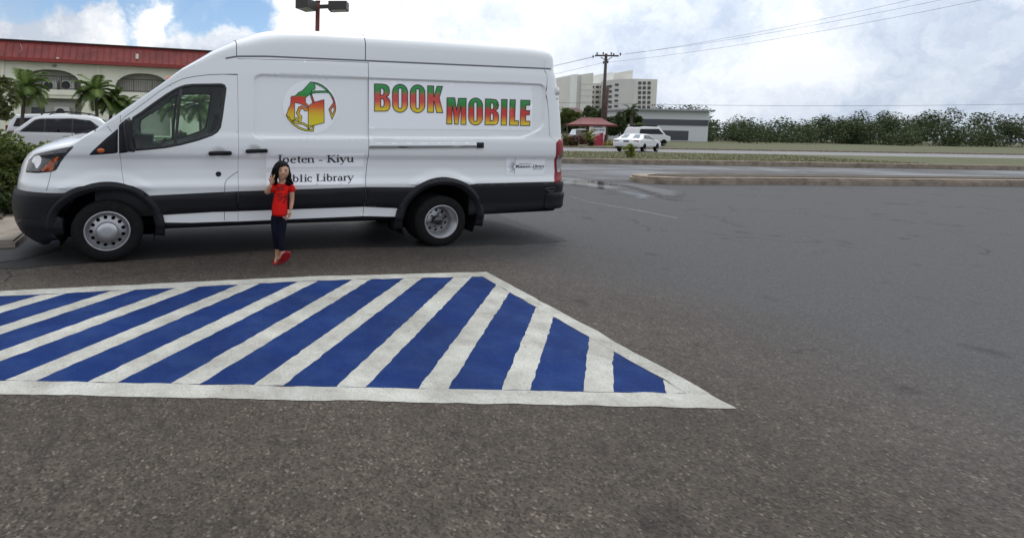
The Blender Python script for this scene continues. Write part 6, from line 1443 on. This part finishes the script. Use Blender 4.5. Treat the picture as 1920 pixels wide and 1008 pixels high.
for k in range(34):
    d = rs.randn(3); d /= np.linalg.norm(d); c0 = L_(542.0, 339.5, -.04); p = c0+Vector((d[0]*.018, d[1]*.016, d[2]*.018)); q = c0+Vector((d[0]*.040, d[1]*.030, d[2]*.040-.006)); q2 = c0+Vector((d[0]*.046+.006*rs.randn(), d[1]*.034, d[2]*.046-.016))
    lk.tube([p, q, q2], [.014, .011, .003], 5)
lk.build('hair_locks', HAIR, girl)
# hands: palm, four fingers and a thumb, one continuous surface each
def hand(name, w, dirv, across, nrm, curls, spread, thumb, s=1.):
    d, a, n = dirv.normalized(), across.normalized(), nrm.normalized(); pal = w+d*.030*s; ch = [[(w, .015*s), (pal, (.021*s, .012*s)), (w+d*.050*s, (.022*s, .011*s))]]
    k0_ = w+d*.050*s
    for i, (cu, sp) in enumerate(zip(curls, spread)):
        b = k0_+a*(.0175-.0117*i)*s; ln = (.040, .045, .042, .033)[i]*s; p = b; chn = [(k0_, (.022*s, .011*s)), (b+d*.004*s, .0072*s)]; th = 0.; fd = (d+a*sp).normalized()
        for j, fr in enumerate((.42, .32, .26)):
            th += cu*(1.25 if j else .95); v_ = fd*math.cos(th)+n*math.sin(th); p = p+v_*ln*fr; chn.append((p, (.0066-.0009*j)*s))
        ch.append(chn)
    tb = w+d*.016*s+a*.013*s; ch.append([(pal, (.021*s, .012*s)), (tb+a*.010*s, .0092*s), (tb+a*.016*s+(d*.8+a*thumb[0]+n*thumb[1]).normalized()*.022*s, .0080*s), (tb+a*.014*s+(d*.8+a*thumb[0]*.3+n*thumb[1]*1.6).normalized()*.040*s, .0062*s)])
    return skin(name, ch, SKIN, girl, 1)
up_ = Vector((.05, -.12, 1)); toC = Vector((0.02, -1, .05))
hand('hand', wrR, up_, Vector((1, .1, 0)), toC, (.06, .04, 1.15, 1.2), (.26, -.14, -.05, -.08), (-.35, .55), 1.28)
hand('hand', wrL, Vector((-.10, -.15, -1)), Vector((-.35, -1, .1)), Vector((-1, .3, 0)), (.30, .34, .38, .45), (.05, 0, -.03, -.06), (.5, .3), 1.2)
# clothes follow the body
sh = skin('t_shirt', [[(L_(524, 405), (.134, .082)), (L_(524.2, 397), (.134, .082)), (L_(525, 378), (.110, .074)), (L_(527, 362, .0), (.098, .074)), (L_(528.3, 350), (.084, .062)), (L_(528.7, 343.5), (.048, .044))],
  [(L_(528.3, 350), (.084, .062)), (L_(514.2, 349, -.005), .044), (L_(508.5, 354.5, -.03), .043), (L_(505.5, 358.5, -.045), .041)],
  [(L_(528.3, 350), (.084, .062)), (L_(544.4, 348.5), .043), (L_(547.0, 355), .042), (L_(548.3, 360.5), .041)]], SHIRT, girl, 2, 1.24)
jn = skin('jeans', [[(L_(523.6, 394), (.088, .068)), (L_(523.5, 404), (.090, .070)), (hipR, .066), (L_(517.2, 423, -.01), .058), (knR, .048), (L_(519.2, 453, .01), .042), (L_(520.0, 463.5, .022), .038), (L_(520.2, 466.5, .025), .038)],
  [(L_(523.5, 404), (.090, .070)), (hipL, .066), (L_(528.5, 423, -.02), .058), (knL, .048), (L_(528.2, 456, -.04), .042), (L_(529.4, 467.5, -.05), .038), (L_(529.8, 470.5, -.05), .038)]], JEANS, girl, 2, 1.12)
# the lettering printed on the shirt front, lying on the cloth (the cartoon face of the print is left out)
PR = mat('dark_print', (.035, .004, .005), .7); pr_ = MB()
from mathutils.bvhtree import BVHTree
bv = BVHTree.FromPolygons([v.co.copy() for v in sh.data.vertices], [tuple(p.vertices) for p in sh.data.polygons])
ZG = zr(485, 295, 8.76)
def on_cloth(px, py):
    o_ = Vector(CAM)-base_; d = Vector(ray(px, py)).normalized(); h_ = bv.ray_cast(o_, d)
    return None if h_[0] is None else h_[0]-d*.003
for st in ([(385, 605), (350, 590), (318, 605), (320, 635), (372, 650), (380, 680), (350, 702), (308, 690)], [(398, 640), (480, 625)], [(440, 635), (425, 740), (392, 735)], [(455, 690), (462, 640), (485, 650), (478, 700)], [(498, 620), (492, 725)], [(300, 480), (330, 545), (345, 480)], [(370, 460), (375, 540)], [(405, 455), (400, 530), (430, 525)], [(505, 590), (515, 690)]):
    pts = [on_cloth(*q) for q in ZG(dens(st, 14, False))]; pts = [p for p in pts if p is not None]
    if len(pts) > 1: pr_.tube(pts, .0048, 5)
pr_.build('shirt_print', PR, girl)
# sandals: one flat on the ground, one tipped up on its heel
def sandal(c, fwd, up, L0, W0):
    f_, u_ = fwd.normalized(), up.normalized(); s_ = f_.cross(u_).normalized(); sd = empty('sandal'); sd.parent = girl; P = []
    for k in range(22):
        t = 2*math.pi*k/22; x = math.cos(t)*L0/2; w = W0/2*(1+.18*math.cos(t)-.10*math.cos(2*t)); P.append((x, math.sin(t)*w))
    mb = MB(); mb.prism(P, -.016, 0, lambda x, y, z: tuple(c+f_*x+s_*y+u_*z)); o = mb.build('sole', SOLE, sd, smooth=False); recalc(o)
    st = MB()
    for sg in (-1, 1): st.tube([c+f_*.055+u_*.004, c+f_*.03+s_*sg*.018+u_*.030, c-f_*.015+s_*sg*.036+u_*.004], [.005, .007, .006], 6)
    st.build('strap', SOLE, sd); return sd
sandal(Vector((anR.x-.012, anR.y-.045, .018)), Vector((-.10, -1, 0)), Vector((0, 0, 1)), .185, .075)
a_, b_ = L_(527.5, 490, -.085), L_(541.5, 473, -.175); f2 = (b_-a_).normalized(); sd_ = f2.cross(Vector((0, -1, 0))).normalized(); upv = (Vector((0, 1, .35))-f2*Vector((0, 1, .35)).dot(f2)).normalized()
sandal((a_+b_)/2, f2, upv, (b_-a_).length+.03, .085)
